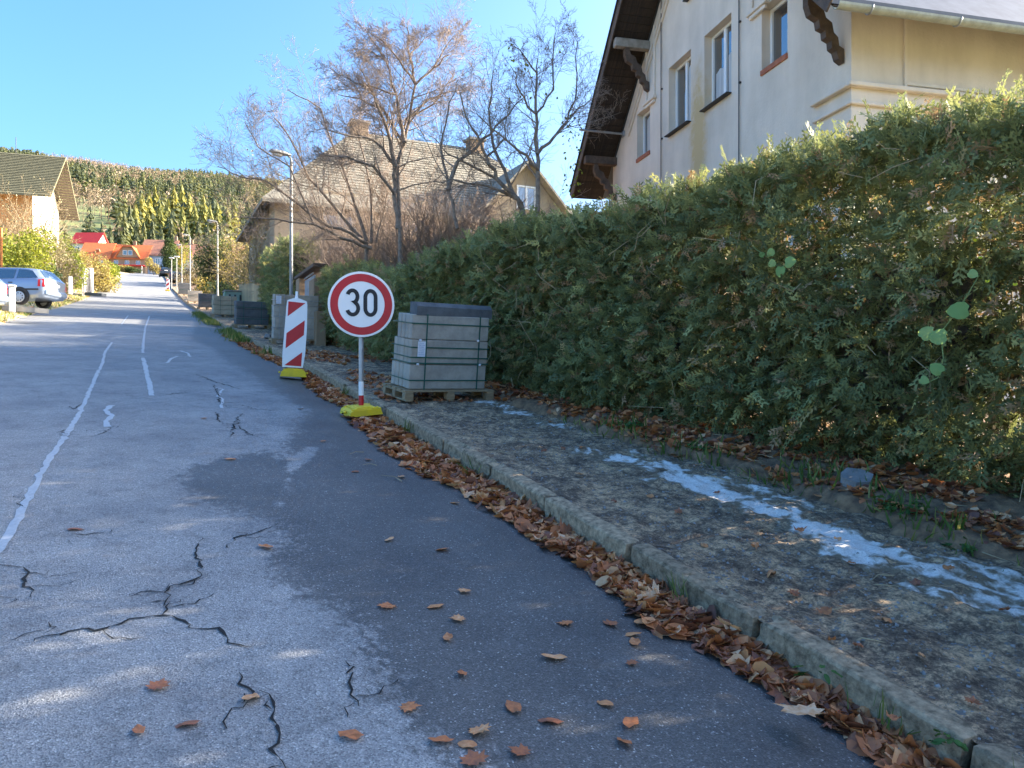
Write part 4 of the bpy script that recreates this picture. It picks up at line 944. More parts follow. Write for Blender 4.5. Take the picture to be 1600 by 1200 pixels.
# ================================================================== CLIPPED HEDGES
def hedge(name, label, line, thick, hfun, n_front, n_top, seed, mat=M_hedge, size=(.15, .27), templ=SPR, zoff=.25, bulge=.38, tone_bias=0., group=None, ends=(True, True), core=True, dens=None, brown=.09, gold=.03):
    rng = np.random.default_rng(seed); P = np.array(line, float); seg = np.hypot(*np.diff(P, axis=0).T); cum = np.concatenate([[0], np.cumsum(seg)]); Lg = cum[-1]
    def at(u):
        x = np.interp(u, cum, P[:, 0]); y = np.interp(u, cum, P[:, 1]); x2 = np.interp(u + .3, cum, P[:, 0]); y2 = np.interp(u + .3, cum, P[:, 1]); x1 = np.interp(u - .3, cum, P[:, 0]); y1 = np.interp(u - .3, cum, P[:, 1])
        dx, dy = x2 - x1, y2 - y1; L = np.hypot(dx, dy) + 1e-9; return x, y, -dy / L, dx / L     # left normal (-x side when going +y)
    t = thing(name, label, 'hedge', (P[0, 0], P[0, 1], G(P[0, 1])), 0, group); O = np.array(t.location)
    def bul(u, v): return (fbm(u * .9, v * .9, seed, 3) - .5) * bulge * 2 + (fbm(u * 3.2, v * 3.2, seed + 5, 2) - .5) * bulge * 1.2
    def topz(u): return hfun(u) + (fbm(u * .8, u * 0, seed + 9, 3) - .5) * .45 + (fbm(u * 4, u * 0, seed + 3, 2) - .5) * .22
    parts = []
    # front
    u = rng.uniform(0, Lg, n_front) if dens is None else np.interp(rng.uniform(0, 1, n_front), dens[0], np.array(dens[1]) * Lg)
    f = rng.uniform(0.0, 1, n_front); x, y, nx, ny = at(u); H = topz(u); v = f * H
    under = -np.clip(.28 - f, 0, 1) * .9
    o = bul(u, v) + under - np.clip(f - .9, 0, 1) * 1.5 + rng.uniform(-.26, .06, n_front)
    pos = np.column_stack([x + nx * o, y + ny * o, prof(y) + zoff * .6 + v])
    ax = np.column_stack([nx, ny, np.zeros(n_front)]) * rng.uniform(.35, 1, n_front)[:, None] + rng.normal(0, .5, (n_front, 3)) + np.array([0, 0, -.12])
    sz = rng.uniform(*size, n_front); tn = np.clip(rng.beta(2.2, 2.6, n_front) * .74 + tone_bias + (fbm(u * .7, v * .7, seed + 20) - .5) * .3, 0, .78)
    r_ = rng.uniform(0, 1, n_front); br = r_ < brown * (.4 + 1.4 * fbm(u * 1.3, v * 1.3, seed + 30)); tn[br] = rng.uniform(.9, 1, br.sum()); gd = r_ > 1 - gold; tn[gd] = rng.uniform(.76, .84, gd.sum())
    parts.append(scatter(templ, pos, ax, sz, tn, rng))
    # top
    u = rng.uniform(0, Lg, n_top); q = rng.uniform(-.1, 1, n_top) * thick; x, y, nx, ny = at(u)
    hh = topz(u) + (fbm(u * 1.5, q * 1.5, seed + 40, 3) - .5) * .35 + rng.uniform(-.2, .06, n_top) - np.clip(.15 - q, 0, 1) * .6
    pos = np.column_stack([x - nx * q, y - ny * q, prof(y) + zoff * .6 + hh])
    ax = rng.normal(0, .55, (n_top, 3)) + np.array([0, 0, .75]); tn = np.clip(rng.beta(2.5, 2, n_top) * .8 + tone_bias + .06, 0, .86)
    r_ = rng.uniform(0, 1, n_top); tn[r_ < brown * .6] = .93
    parts.append(scatter(templ, pos, ax, rng.uniform(*size, n_top) * 1.05, tn, rng))
    for e, on in zip((0, Lg), ends):
        if not on: continue
        n = int(n_front * thick / Lg * 1.0); x, y, nx, ny = at(np.full(n, float(e))); q = rng.uniform(0, thick, n); f = rng.uniform(0, 1, n); v = f * topz(np.full(n, float(e)))
        o = rng.uniform(-.2, .1, n) + (fbm(q * 1.5, v * 1.5, seed + 60) - .5) * .4; tx, ty = ny, -nx; s_ = -1 if e == 0 else 1
        pos = np.column_stack([x - nx * q + tx * o * s_, y - ny * q + ty * o * s_, prof(y) + zoff * .6 + v])
        ax = np.column_stack([tx * s_, ty * s_, np.full(n, .2)]) * .6 + rng.normal(0, .5, (n, 3))
        parts.append(scatter(templ, pos, ax, rng.uniform(*size, n), np.clip(rng.beta(2, 3, n) * .75 + tone_bias, 0, .78), rng))
    if not core:
        n = n_front // 3; u = rng.uniform(0, Lg, n); f = rng.uniform(0, 1, n); x, y, nx, ny = at(u); q = thick * (.3 + .7 * rng.uniform(0, 1, n))
        pos = np.column_stack([x - nx * q, y - ny * q, prof(y) + zoff * .6 + f * topz(u)]); parts.append(scatter(templ, pos, rng.normal(0, 1, (n, 3)), rng.uniform(*size, n) * 1.7, np.where(rng.uniform(0, 1, n) < .2, .95, rng.uniform(0, .4, n)), rng))
    V, F, Tn = join(parts); tag(obj('foliage', mesh_np('foliage', V - O, F, mat, tone=Tn), t), kind='stuff')
    if not core:  # added porous sheet for inner twigs: blocks glare, holes pass sun flecks
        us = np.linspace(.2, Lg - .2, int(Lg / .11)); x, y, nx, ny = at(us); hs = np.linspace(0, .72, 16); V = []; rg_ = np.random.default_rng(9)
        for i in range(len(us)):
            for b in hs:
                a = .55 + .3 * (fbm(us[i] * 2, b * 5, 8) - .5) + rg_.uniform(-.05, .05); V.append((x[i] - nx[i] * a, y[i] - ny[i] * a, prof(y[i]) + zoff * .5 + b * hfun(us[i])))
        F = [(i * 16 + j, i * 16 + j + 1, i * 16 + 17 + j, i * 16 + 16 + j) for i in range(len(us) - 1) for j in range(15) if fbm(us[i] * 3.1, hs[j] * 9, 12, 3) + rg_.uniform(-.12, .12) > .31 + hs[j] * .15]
        MB().add(np.array(V) - O, F).build('inner_light_screen', M_core, t)
    if core:  # added solid core for inner twigs, keeps sky from shining through
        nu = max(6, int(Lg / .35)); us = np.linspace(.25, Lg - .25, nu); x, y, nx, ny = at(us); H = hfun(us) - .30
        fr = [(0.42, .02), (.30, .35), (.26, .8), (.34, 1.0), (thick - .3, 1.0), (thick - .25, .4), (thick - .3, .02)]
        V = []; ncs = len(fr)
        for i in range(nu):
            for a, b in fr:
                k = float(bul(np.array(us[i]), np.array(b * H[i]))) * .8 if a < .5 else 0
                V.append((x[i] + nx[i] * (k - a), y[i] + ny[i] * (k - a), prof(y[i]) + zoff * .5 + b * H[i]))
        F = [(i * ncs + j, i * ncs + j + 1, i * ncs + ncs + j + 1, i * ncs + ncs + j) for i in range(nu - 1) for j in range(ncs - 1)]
        m = MB(); m.add(np.array(V) - O, F); m.f += [tuple(range(ncs)), tuple(range(nu * ncs - 1, nu * ncs - ncs - 1, -1))]; m.build('inner_light_screen', M_core, t)
    return t, at, O
HL = [(5.95, -2.0), (5.72, 1.6), (5.55, 3.4), (5.36, 5.6), (5.08, 7.5), (4.66, 10), (4.42, 13.7)]
hfun_main = lambda u: np.interp(u, [0, 3, 5.5, 7.7, 9.6, 12, 15.9], [2.98, 2.98, 2.95, 2.76, 2.52, 2.26, 2.0])
hg, h_at, h_O = hedge('cypress_hedge', 'long tall untrimmed green cypress hedge running along the pavement on the right', HL, 1.25, hfun_main, 23000, 6000, 101, size=(.13, .26), core=False, brown=.07, gold=.05, dens=([0, .12, .42, .72, 1], [0, .17, .45, .7, 1]), ends=(True, True), zoff=.3)
# woody stems and dead twigs between the fronds
rg = np.random.default_rng(5); m = MB()
for k in range(300):
    u = rg.uniform(2.5, 15); x, y, nx, ny = [float(q) for q in h_at(np.array(u))]; z = G(y) + .3 + rg.uniform(.0, 1) * float(hfun_main(u)); o = rg.uniform(-.25, .12) + (.1 if k % 3 else 0)
    if k < 60: z = G(y) + .1; d = Vector((rg.normal(0, .05), rg.normal(0, .08), 1)); L = rg.uniform(1.6, 2.2); o = -rg.uniform(.35, .8); r0 = rg.uniform(.015, .035)
    else: d = Vector((nx * .4 + rg.normal(0, .5), ny * .4 + rg.normal(0, .6), rg.normal(.2, .6))); L = rg.uniform(.18, .5); r0 = rg.uniform(.003, .006)
    p = Vector((x + nx * o, y + ny * o, z)); d.normalize(); pts = [p, p + d * L * .5 + Vector(rg.normal(0, .02, 3)), p + d * L + Vector(rg.normal(0, .04, 3))]
    m.tube([q - Vector(h_O) for q in pts], [r0, r0 * .8, r0 * .4], 4, False)
tag(m.build('stems', M_tantwig, hg), kind='stuff')
# shoots standing above the top line
rg = np.random.default_rng(6); n = 480; u = np.concatenate([rg.uniform(3.5, 15, n - 220), rg.uniform(3.4, 9, 220)]); x, y, nx, ny = h_at(u); q = rg.uniform(.0, .6, n)
pos = np.column_stack([x - nx * q, y - ny * q, prof(y) + .2 + hfun_main(u) + rg.uniform(-.15, .1, n)]); ax = rg.normal(0, .45, (n, 3)) + np.array([0, 0, 1.])
V, F, Tn = scatter(SPR, pos, ax, rg.uniform(.12, .26, n), np.where(rg.uniform(0, 1, n) < .9, rg.uniform(.6, .86, n), .95), rg)
tag(obj('young_shoots', mesh_np('young_shoots', V - np.array(h_O), F, M_hedge, tone=Tn), hg), kind='stuff')
hedge('low_hedge', 'lower trimmed hedge joining the far end of the tall hedge before the grey metal gate', [(4.4, 14.1), (4.3, 17), (4.25, 20.9)], .9, lambda u: np.interp(u, [0, 1.5, 7], [1.75, 1.95, 2.0]), 3600, 1300, 103, tone_bias=.1, zoff=.15, bulge=.18, size=(.16, .27), templ=SPR_S, gold=.08, core=True)
hedge('column_hedge', 'tall narrow clipped green hedge block beside the nearest street lamp', [(4.0, 25.4), (3.95, 30.5)], 1.1, lambda u: np.interp(u, [0, 5], [3.0, 2.7]), 2400, 800, 104, tone_bias=.14, zoff=.15, bulge=.16, size=(.2, .32), templ=SPR_S, gold=.1)

# climbing vine leaves and yellow flowers on the hedge
def on_hedge(px, py, out=.22):
    a, b, u = ray(px, py); best = None
    for t_ in np.linspace(4, 12, 800):
        uu = np.interp(b * t_, [p[1] for p in HL], np.concatenate([[0], np.cumsum(np.hypot(*np.diff(np.array(HL), axis=0).T))])); x, y, nx, ny = h_at(np.array(uu))
        if (a * t_ - x) * nx + (b * t_ - y) * ny < out: return Vector((a * t_, b * t_, EYE + u * t_)), Vector((float(nx), float(ny), 0))
    return Vector((a * 8, b * 8, EYE + u * 8)), Vector((-1, 0, 0))
HEART = [(0, -.42), (.22, -.5), (.44, -.3), (.46, .02), (.3, .34), (0, .56), (-.3, .34), (-.46, .02), (-.44, -.3), (-.22, -.5)]
def leaf_mesh(outline, name, mat, curl, seed, tone):
    rg = np.random.default_rng(seed); n = len(outline)
    V = [(0, 0, 0)] + [(x, y, curl * (x * x + y * y) * (1 + .5 * x) + rg.normal(0, abs(curl) * .12 + .01)) for x, y in outline]
    mid = [(x * .55, y * .55, curl * .35 * (x * x + y * y) + rg.normal(0, abs(curl) * .12 + .008)) for x, y in outline]
    V += mid; F4 = [(1 + i, 1 + (i + 1) % n, 1 + n + (i + 1) % n, 1 + n + i) for i in range(n)]; F3 = [(0, 1 + n + i, 1 + n + (i + 1) % n) for i in range(n)]
    tn = np.clip(tone + rg.normal(0, .035, len(V)), 0, 1); tn[0] += .06
    return mesh_np(name, V, [np.array(F4), np.array(F3)], mat, True, tn)
vl = [leaf_mesh(HEART, 'leaf', M_vine, -.25, s, .2 + .3 * s) for s in range(3)]
def vine(label, pts, stem):
    p0, n0 = on_hedge(*pts[0][:2]); t = thing('climbing_vine', label, 'vine', p0, 0, 'broad leaved vines growing through the hedge')
    for i, (px, py, s) in enumerate(pts):
        p, nn = on_hedge(px, py, .3); o = obj('leaf', vl[i % 3], t, p - p0); view = (Vector((0, 0, EYE)) - p).normalized()
        q = (nn + view * .9 + Vector((random.uniform(-.3, .3), random.uniform(-.3, .3), .3))).normalized().to_track_quat('Z', 'Y'); o.rotation_mode = 'QUATERNION'; o.rotation_quaternion = q @ Euler((0, 0, random.uniform(0, 6))).to_quaternion(); o.scale = (s,) * 3
    MB().tube([on_hedge(px, py, .27)[0] - p0 for px, py in stem], .004, 5).build('stem', M_vine2, t)
M_vine2 = pm('vine_stem', (.22, .30, .10), rough=.6)
vine('cluster of round pale green vine leaves high on the middle of the hedge', [(1190, 398, .055), (1204, 394, .08), (1206, 411, .075), (1219, 424, .10), (1234, 409, .11)], [(1170, 378), (1182, 390), (1200, 402), (1219, 420), (1236, 405)])
vine('hanging vine with large round leaves low on the right part of the hedge', [(1497, 485, .14), (1465, 526, .13), (1447, 520, .11), (1463, 576, .10), (1444, 594, .07), (1520, 428, .07)], [(1530, 430), (1500, 480), (1470, 520), (1474, 560), (1466, 590), (1440, 602)])
for i, (px, py) in enumerate([(1524, 378), (1532, 405), (1543, 442), (1586, 447)]):
    p, nn = on_hedge(px, py, .3); t = tag(obj('yellow_flower', None), ('topmost', 'second highest', 'third highest', 'rightmost and lowest')[i] + ' of the four yellow flowers on the upper right of the hedge', 'flower', 'yellow flowers in the hedge'); t.location = p
    for k in range(5):
        o = obj('petal', bpy.data.meshes.get('petal') or mesh_np('petal', KITE[0], KITE[1], M_petal, tone=[.5] * 4), t); o.scale = (.026,) * 3; o.rotation_euler = (R(40 + 20 * i), R(-60), k * 1.256)

# ================================================================== BARE TREES
class Segs:
    def __init__(s): s.a = []
    def poly(s, P, r):
        for i in range(len(P) - 1): s.a.append((*P[i], *P[i + 1], r[i], r[i + 1]))
    def mesh(s, name, mat, k_thick=6, thr=.018, origin=None):
        A = np.array(s.a); O = np.zeros(3) if origin is None else np.array(origin); parts = []
        for k, sel in ((k_thick, np.maximum(A[:, 6], A[:, 7]) > thr), (3, np.maximum(A[:, 6], A[:, 7]) <= thr)):
            B = A[sel]
            if not len(B): continue
            p, q, r0, r1 = B[:, :3] - O, B[:, 3:6] - O, B[:, 6], B[:, 7]; d = q - p; d /= np.linalg.norm(d, axis=1, keepdims=True) + 1e-9
            ref = np.tile([.31, .17, .94], (len(d), 1)); ref[np.abs(d @ np.array([.31, .17, .94])) > .95] = [1, 0, 0]; e = np.cross(ref, d); e /= np.linalg.norm(e, axis=1, keepdims=True); f = np.cross(d, e)
            an = 2 * np.pi * np.arange(k) / k; ring = e[:, None] * np.cos(an)[None, :, None] + f[:, None] * np.sin(an)[None, :, None]
            V = np.concatenate([p[:, None] + ring * r0[:, None, None], q[:, None] + ring * r1[:, None, None]], 1); n = len(B)
            i = np.arange(k); F = np.stack([i, (i + 1) % k, (i + 1) % k + k, i + k], -1); F = (F[None] + (np.arange(n) * 2 * k)[:, None, None]).reshape(-1, 4); parts.append((V.reshape(-1, 3), F, np.zeros(n * 2 * k)))
        V, F, _ = join(parts); return mesh_np(name, V, F, mat, True)
def sprout(S, rng, P, r, lvl, cfg):
    """children along the polyline P (n,3) with radii r"""
    if lvl >= len(cfg): return
    n, Lr, ang, up, nseg, tmin, rr = cfg[lvl]; P = np.array(P, float); L = np.linalg.norm(np.diff(P, axis=0), axis=1).sum()
    n = max(1, int(round(n * rng.uniform(.75, 1.25)))); T_ = np.linspace(tmin, .97, n) + rng.uniform(-.04, .04, n)
    for t_ in T_:
        x = t_ * (len(P) - 1); i = min(int(max(x, 0)), len(P) - 2); f = x - i; p = P[i] * (1 - f) + P[i + 1] * f; d = P[i + 1] - P[i]; d /= np.linalg.norm(d) + 1e-9; rad = (r[i] * (1 - f) + r[i + 1] * f) * rr
        k = np.cross(d, rng.normal(0, 1, 3)); k /= np.linalg.norm(k) + 1e-9; a = R(ang * rng.uniform(.6, 1.3)); v = d * math.cos(a) + k * math.sin(a); l = L * Lr * (1.15 - .6 * t_) * rng.uniform(.6, 1.25)
        Q = [p]; rq = [rad]
        for s_ in range(nseg):
            v = v + rng.normal(0, .13, 3) + np.array([0, 0, up]); v /= np.linalg.norm(v); Q.append(Q[-1] + v * l / nseg); rq.append(max(.0026, rad * (1 - .75 * (s_ + 1) / nseg)))
        S.poly(Q, rq); sprout(S, rng, Q, rq, lvl + 1, cfg)
def photo_tree(label, leaders, cfg, seed, t0, name='bare_tree', matb=M_bark, base=None):
    """leaders: list of (pixels, dt start, dt end, r0, r1); a leader's depth runs from t0+dt start to t0+dt end"""
    rng = np.random.default_rng(seed); S1, S2 = Segs(), Segs(); first = None
    for px, da, db, r0, r1 in leaders:
        n = len(px); P = []
        for i, (x, y) in enumerate(px): P.append(np.array(AT(x, y, t0 + da + (db - da) * i / (n - 1))))
        Q = []
        for a, b in zip(P[:-1], P[1:]):
            for s_ in range(3): Q.append(a + (b - a) * s_ / 3 + (rng.normal(0, .02, 3) if s_ else 0))
        Q.append(P[-1]); rr = np.linspace(r0, r1, len(Q)); S1.poly(Q, rr)
        if first is None: first = Q[0]
        sprout(S2, rng, Q, rr, 0, cfg)
    t = thing(name, label, 'tree', (first[0], first[1], G(first[1])), 0); O = np.array(t.location)
    S1.poly([O - np.array([0, 0, .2]), first], [leaders[0][3] * 1.25, leaders[0][3]])
    obj('trunk', S1.mesh('trunk', matb, 7, .01, O), t); tag(obj('branches', S2.mesh('branches', M_twig, 5, .012, O), t), kind='stuff'); return t, O
def cb(*p): return [(340 + x / 2.667, 20 + y / 2.667) for x, y in p]
CFG = [(14, .46, 48, .05, 4, .2, .42), (8, .52, 50, .04, 3, .12, .5), (6, .56, 48, .02, 2, .1, .6), (2, .7, 44, .01, 1, .2, .75)]
A_L = [(cb((760, 900), (750, 640), (790, 440), (900, 380), (985, 260)), 0, .9, .045, .009), (cb((745, 340), (680, 320), (570, 290), (470, 230)), -.2, -1.1, .025, .007), (cb((775, 540), (690, 400), (600, 360), (500, 340)), 0, .9, .035, .008), (cb((800, 180), (860, 110), (930, 70)), .2, .8, .018, .006), (cb((700, 200), (640, 160), (560, 150)), .3, -.9, .02, .006), (cb((750, 900), (735, 760), (745, 640), (780, 540), (805, 400), (825, 300), (900, 230), (965, 175)), 0, .4, .055, .014), (cb((742, 640), (705, 480), (650, 340), (600, 240)), 0, -.8, .05, .012), (cb((780, 540), (760, 440), (745, 340), (700, 200), (610, 60)), 0, .5, .045, .010), (cb((825, 300), (800, 180), (790, 60)), .3, .1, .035, .010),
       (cb((745, 640), (650, 530), (560, 515), (440, 480)), 0, -1.0, .04, .010), (cb((800, 430), (880, 360), (960, 330), (1030, 320)), .2, .9, .03, .009), (cb((735, 750), (650, 640), (540, 600), (430, 590)), 0, -1.2, .04, .009), (cb((825, 300), (760, 200), (680, 110), (630, 80)), .3, -.6, .03, .008), (cb((900, 230), (960, 130), (1040, 60)), .4, .9, .02, .007)]
photo_tree('large bare fruit tree with forked trunk and reddish twigs behind the hedge end', A_L, CFG, 11, 17.2)
B_L = [(cb((1335, 900), (1335, 700), (1332, 585), (1325, 400), (1330, 270), (1335, 190)), 0, .2, .055, .01), (cb((1332, 590), (1400, 520), (1455, 460), (1495, 330), (1500, 120)), 0, .5, .035, .009), (cb((1334, 650), (1260, 580), (1180, 510), (1080, 420)), 0, -.7, .035, .008), (cb((1325, 420), (1260, 330), (1220, 220)), 0, -.4, .025, .007), (cb((1327, 420), (1400, 320), (1400, 150), (1410, 80)), 0, .5, .022, .007), (cb((1400, 520), (1500, 400), (1590, 330)), .2, .6, .02, .006), (cb((1330, 250), (1270, 170), (1230, 130)), 0, -.3, .02, .006)]
CFGB = [(10, .44, 46, .06, 4, .2, .42), (7, .5, 48, .04, 3, .12, .5), (5, .54, 46, .02, 2, .12, .6), (2, .6, 42, .01, 1, .2, .75)]
tb, Ob = photo_tree('slender bare tree with an upright straight trunk nearest to the beige house gable', B_L, CFGB, 12, 15.0)
C_L = [(cb((1275, 850), (1210, 700), (1150, 560), (1130, 400), (1150, 240)), 0, .6, .05, .010), (cb((1000, 900), (960, 740), (930, 560), (960, 420), (1000, 280)), .2, .6, .04, .009), (cb((1275, 850), (1255, 780), (1160, 690), (1120, 600), (1060, 480), (1010, 330)), 0, -.6, .06, .012), (cb((960, 740), (1000, 620), (1080, 560), (1160, 470), (1290, 340)), -.2, .4, .05, .010), (cb((1160, 690), (1060, 640), (960, 590), (900, 520)), 0, -.6, .03, .008), (cb((1255, 780), (1120, 720), (1000, 700), (900, 700)), 0, -.8, .035, .009), (cb((1120, 600), (1200, 520), (1210, 400)), 0, .5, .025, .008)]
photo_tree('leaning spreading bare plum tree between the large bare tree and the slender one', C_L, CFGB, 13, 16.0)
D_L = [(cb((620, 960), (560, 920), (430, 870), (300, 770), (200, 700), (90, 680), (0, 640)), 0, -1.2, .05, .009), (cb((640, 980), (520, 940), (400, 880), (250, 860), (60, 850)), 0, -1.5, .045, .010), (cb((600, 940), (480, 800), (380, 690), (300, 520), (230, 430)), 0, -.6, .045, .009), (cb((620, 950), (560, 760), (500, 600), (430, 400), (290, 320)), 0, .3, .045, .009), (cb((640, 960), (640, 780), (610, 600), (560, 400)), 0, .6, .04, .009), (cb((660, 960), (700, 800), (720, 680)), 0, .8, .03, .009), (cb((400, 880), (300, 640), (170, 560), (120, 470)), -.6, -1.4, .025, .007)]
photo_tree('wide bare shrub like tree arching over the street lamp to the left', D_L, CFG, 14, 18.6)
def stem_bush(label, base, wd, h, n, seed, mat=M_tantwig, leaves=None, cfg=None, name='bare_bush', cat='bush', lsize=.06, nleaf=0, group=None, dp=None):
    rng = np.random.default_rng(seed); S = Segs(); b = np.array(base, float); dp = dp or wd
    for k in range(n):
        p = b + np.array([rng.uniform(-.3, .3) * wd, rng.uniform(-.3, .3) * dp, 0]); tip = b + np.array([rng.uniform(-.5, .5) * wd, rng.uniform(-.5, .5) * dp, h * rng.uniform(.55, 1.0)]); mid = p * .55 + tip * .45 + rng.normal(0, .12 * wd, 3) * np.array([1, 1, .4]) + np.array([0, 0, .1 * h])
        P = [p, p * .5 + mid * .5 + rng.normal(0, .04 * wd, 3), mid, mid * .5 + tip * .5 + rng.normal(0, .05 * wd, 3), tip]; s_ = max(1., h / 3); r = np.linspace(.022 * s_, .006 * s_, 5); S.poly(P, r); sprout(S, rng, P, r, 0, cfg or [(8, .42, 40, .05, 3, .2, .6), (6, .5, 36, .03, 2, .2, .75), (1, .7, 34, .03, 1, .3, .8)])
    t = thing(name, label, cat, tuple(b), 0, group); tag(obj('branches', S.mesh('branches', mat, 5, .02, b), t), kind='stuff')
    if leaves:
        A = np.array(S.a); i = rng.integers(0, len(A), nleaf); pos = A[i, 3:6] + rng.normal(0, .03, (nleaf, 3)) - b; V, F, Tn = scatter([KITE], pos, rng.normal(0, 1, (nleaf, 3)), rng.uniform(.6, 1.3, nleaf) * lsize, rng.beta(2, 2, nleaf), rng); tag(obj('leaves', mesh_np('leaves', V, F, leaves, tone=Tn), t), kind='stuff')
    return t
# leaves left on the slender tree
rg = np.random.default_rng(77); n = 130; pp = []
for k in range(n):
    x, y = (rg.uniform(1440, 1520), rg.uniform(420, 760)) if k < 80 else (rg.uniform(1200, 1420), rg.uniform(120, 400)); pp.append(np.array(AT(*cb((x, y))[0], 15.2 + rg.uniform(-.4, .4))) - Ob)
V, F, Tn = scatter([KITE], np.array(pp), rg.normal(0, .5, (n, 3)) + np.array([0, 0, -.8]), rg.uniform(.05, .09, n), rg.uniform(.2, .8, n), rg)
tag(obj('leaves', mesh_np('leaves', V, F, M_yhedge, tone=Tn), tb), kind='stuff')
a = AT(520, 430, 19.5); stem_bush('dense bare brown bush under the large bare tree', (a.x + 1.9, a.y + 1.5, G(a.y)), 2.6, 4.3, 90, 21, M_twig)
a = AT(620, 430, 18.6); stem_bush('twiggy bare bush right behind the end of the tall hedge', (a.x + .9, a.y, G(a.y)), 2.6, 3.9, 60, 22, M_twig)
a = AT(760, 400, 19); stem_bush('bare brown shrub in front of the ochre house behind the hedge', (a.x, a.y, G(a.y)), 3.8, 3.7, 60, 23, M_twig)
a = AT(480, 430, 23.5); stem_bush('loose bare brown bush between the grey metal gate and the ochre house', (a.x + 1.8, a.y + .8, G(a.y)), 3.4, 4.4, 70, 24, M_twig)
a = AT(690, 430, 19.5); stem_bush('bare brown bush right of the large bare trunk behind the hedge', (a.x + .4, a.y, G(a.y)), 3.0, 4.2, 60, 25, M_twig)
# ================================================================== STREET LAMPS AND FURNITURE
def lamp(label, loc, h):
    t = thing('street_lamp', label, 'street lamp', loc, 0, 'street lamps along the right pavement')
    MB().lathe([(.065, 0), (.065, 1.1), (.052, 1.16), (.052, 1.2), (.04, h - .05), (.034, h)], 12).build('post', M_metalgrey, t, True)
    MB().tube([(0, 0, h - .02), (-.02, 0, h + .07), (-.09, 0, h + .11)], .028, 8).build('arm', M_metalgrey, t, True)
    m = MB(); sec = [(-.62, .012, .02), (-.56, .085, .07), (-.42, .125, .09), (-.22, .115, .085), (-.06, .07, .06), (0, .04, .035)]; k = 10; vs = []
    for x, ry, rz_ in sec: vs += [(x, ry * math.cos(2 * math.pi * a / k), .13 + (rz_ if math.sin(2 * math.pi * a / k) > 0 else rz_ * .45) * math.sin(2 * math.pi * a / k) - x * .1) for a in range(k)]
    m.add([(x + h * 0, y, z + h) for x, y, z in vs], [(i * k + a, i * k + (a + 1) % k, i * k + k + (a + 1) % k, i * k + k + a) for i in range(5) for a in range(k)] + [tuple(range(k)), tuple(range(6 * k - 1, 5 * k - 1, -1))]); m.build('lamp_head', M_metalgrey, t, True)
    m = MB(); m.lathe([(.1, 0), (.085, -.04), (.04, -.06), (.001, -.065)], 12, Matrix.Translation((-.38, 0, h + .125)) @ Matrix.Diagonal((1.6, .85, 1, 1))); m.build('lens', M_lens, t, True); return t
l1 = AT(455, 445, 22.2); lamp('nearest tall grey street lamp, rising in front of the bare trees', (l1.x, l1.y, G(l1.y) + .1), EYE + .298 * 22.2 - G(l1.y) - .25)
for px, top, t_, lab in [(340, 347, 47, 'second street lamp, beside the dark evergreen'), (297, 368, 71, 'third street lamp, left of the dark evergreen'), (284, 383, 92, 'fourth and smallest street lamp, near the two white topped posts')]:
    a = AT(px, 440, t_); lamp(lab, (a.x, a.y, G(a.y) + .1), EYE + (600 - top) / 1200 * t_ - G(a.y) - .25)
for px, top, t_, lab in [(268, 403, 88, 'left one of two short posts with white tops far along the street'), (276, 401, 84, 'right one of two short posts with white tops far along the street')]:
    a = AT(px, 430, t_); h = EYE + (600 - top) / 1200 * t_ - G(a.y); s_ = thing('white_topped_post', lab, 'post', (a.x, a.y, G(a.y)), R(-20), 'white topped posts')
    MB().lathe([(.06, 0), (.05, h - .06)], 10).build('post', M_metalgrey, s_, True); MB().bbox((0, 0, h), (.5, .35, .1), .03).build('top', M_white, s_)
# grey metal gate with piers
gt = thing('metal_gate', 'grey sheet metal gate between masonry piers beyond the striped beacon', 'gate', (4.3, 21.15, G(21.2)), 0)
MB().bbox((0, 1.65, 1.15), (.05, 1.45, 1.9), .01).build('gate_leaf', M_gate, gt); 
for z in (.35, 1.15, 1.95): MB().bbox((-.035, 1.65, z + .2), (.02, 1.4, .05), .004).build('rail', M_gate, gt)
MB().bbox((0, .55, .95), (.35, .7, 1.9), .015).build('pier', M_tanblock, gt); MB().bbox((0, 2.75, 1.1), (.35, .55, 2.2), .015).build('pier', M_tanblock, gt)
MB().bbox((0, 1.65, 2.26), (.4, 3.0, .1), .01).build('lintel', M_brownwood, gt); MB().bbox((-.05, 1.05, 1.2), (.04, .03, .14), .004).build('handle', M_galv, gt)
lw = MB(); lw.bbox((0, 0, .25), (.25, 1.0, 1.0), .01); o = lw.build('low_wall', M_tanblock); o.location = (4.05, 20.5, G(20.5) + .2); tag(o, 'short tan masonry wall stub in front of the grey gate pier', 'wall')
# wooden fence on the right (sunlit) and left panel
def plank_fence(label, p0, p1, n, h, mat, w_=.2, group=None):
    t = thing('plank_fence', label, 'fence', (p0[0], p0[1], G(p0[1])), 0, group); dx, dy = p1[0] - p0[0], p1[1] - p0[1]; L = math.hypot(dx, dy); an = math.atan2(dy, dx); pm_ = MB().bbox((0, 0, h / 2), (L / n - .015, .025, h), .005).mesh('plank', mat)
    for k in range(n):
        f = (k + .5) / n; y_ = p0[1] + dy * f; o = obj('plank', pm_, t, (dx * f, dy * f, G(y_) - G(p0[1]) + .08 + random.uniform(-.03, .03)), an); o.rotation_euler.y = random.uniform(-.012, .012)
    for z in (.4, h - .3):
        m = MB(); m.tube([(.04 - dy / L * 0 + .03, 0, z), (dx + .07, dy, z + G(p1[1]) - G(p0[1]))], .03, 4); m.build('rail', mat, t)
    for k in range(int(L / 2.2) + 1):
        f = k * 2.2 / L; y_ = p0[1] + dy * f; MB().bbox((dx * f + .1, dy * f, G(y_) - G(p0[1]) + h * .48), (.09, .09, h + .1), .006).build('post', mat, t)
    return t
plank_fence('sunlit tan plank fence above the dark kerbstone pack', (4.3, 31.0), (4.2, 41), 46, 1.65, M_plankwood)
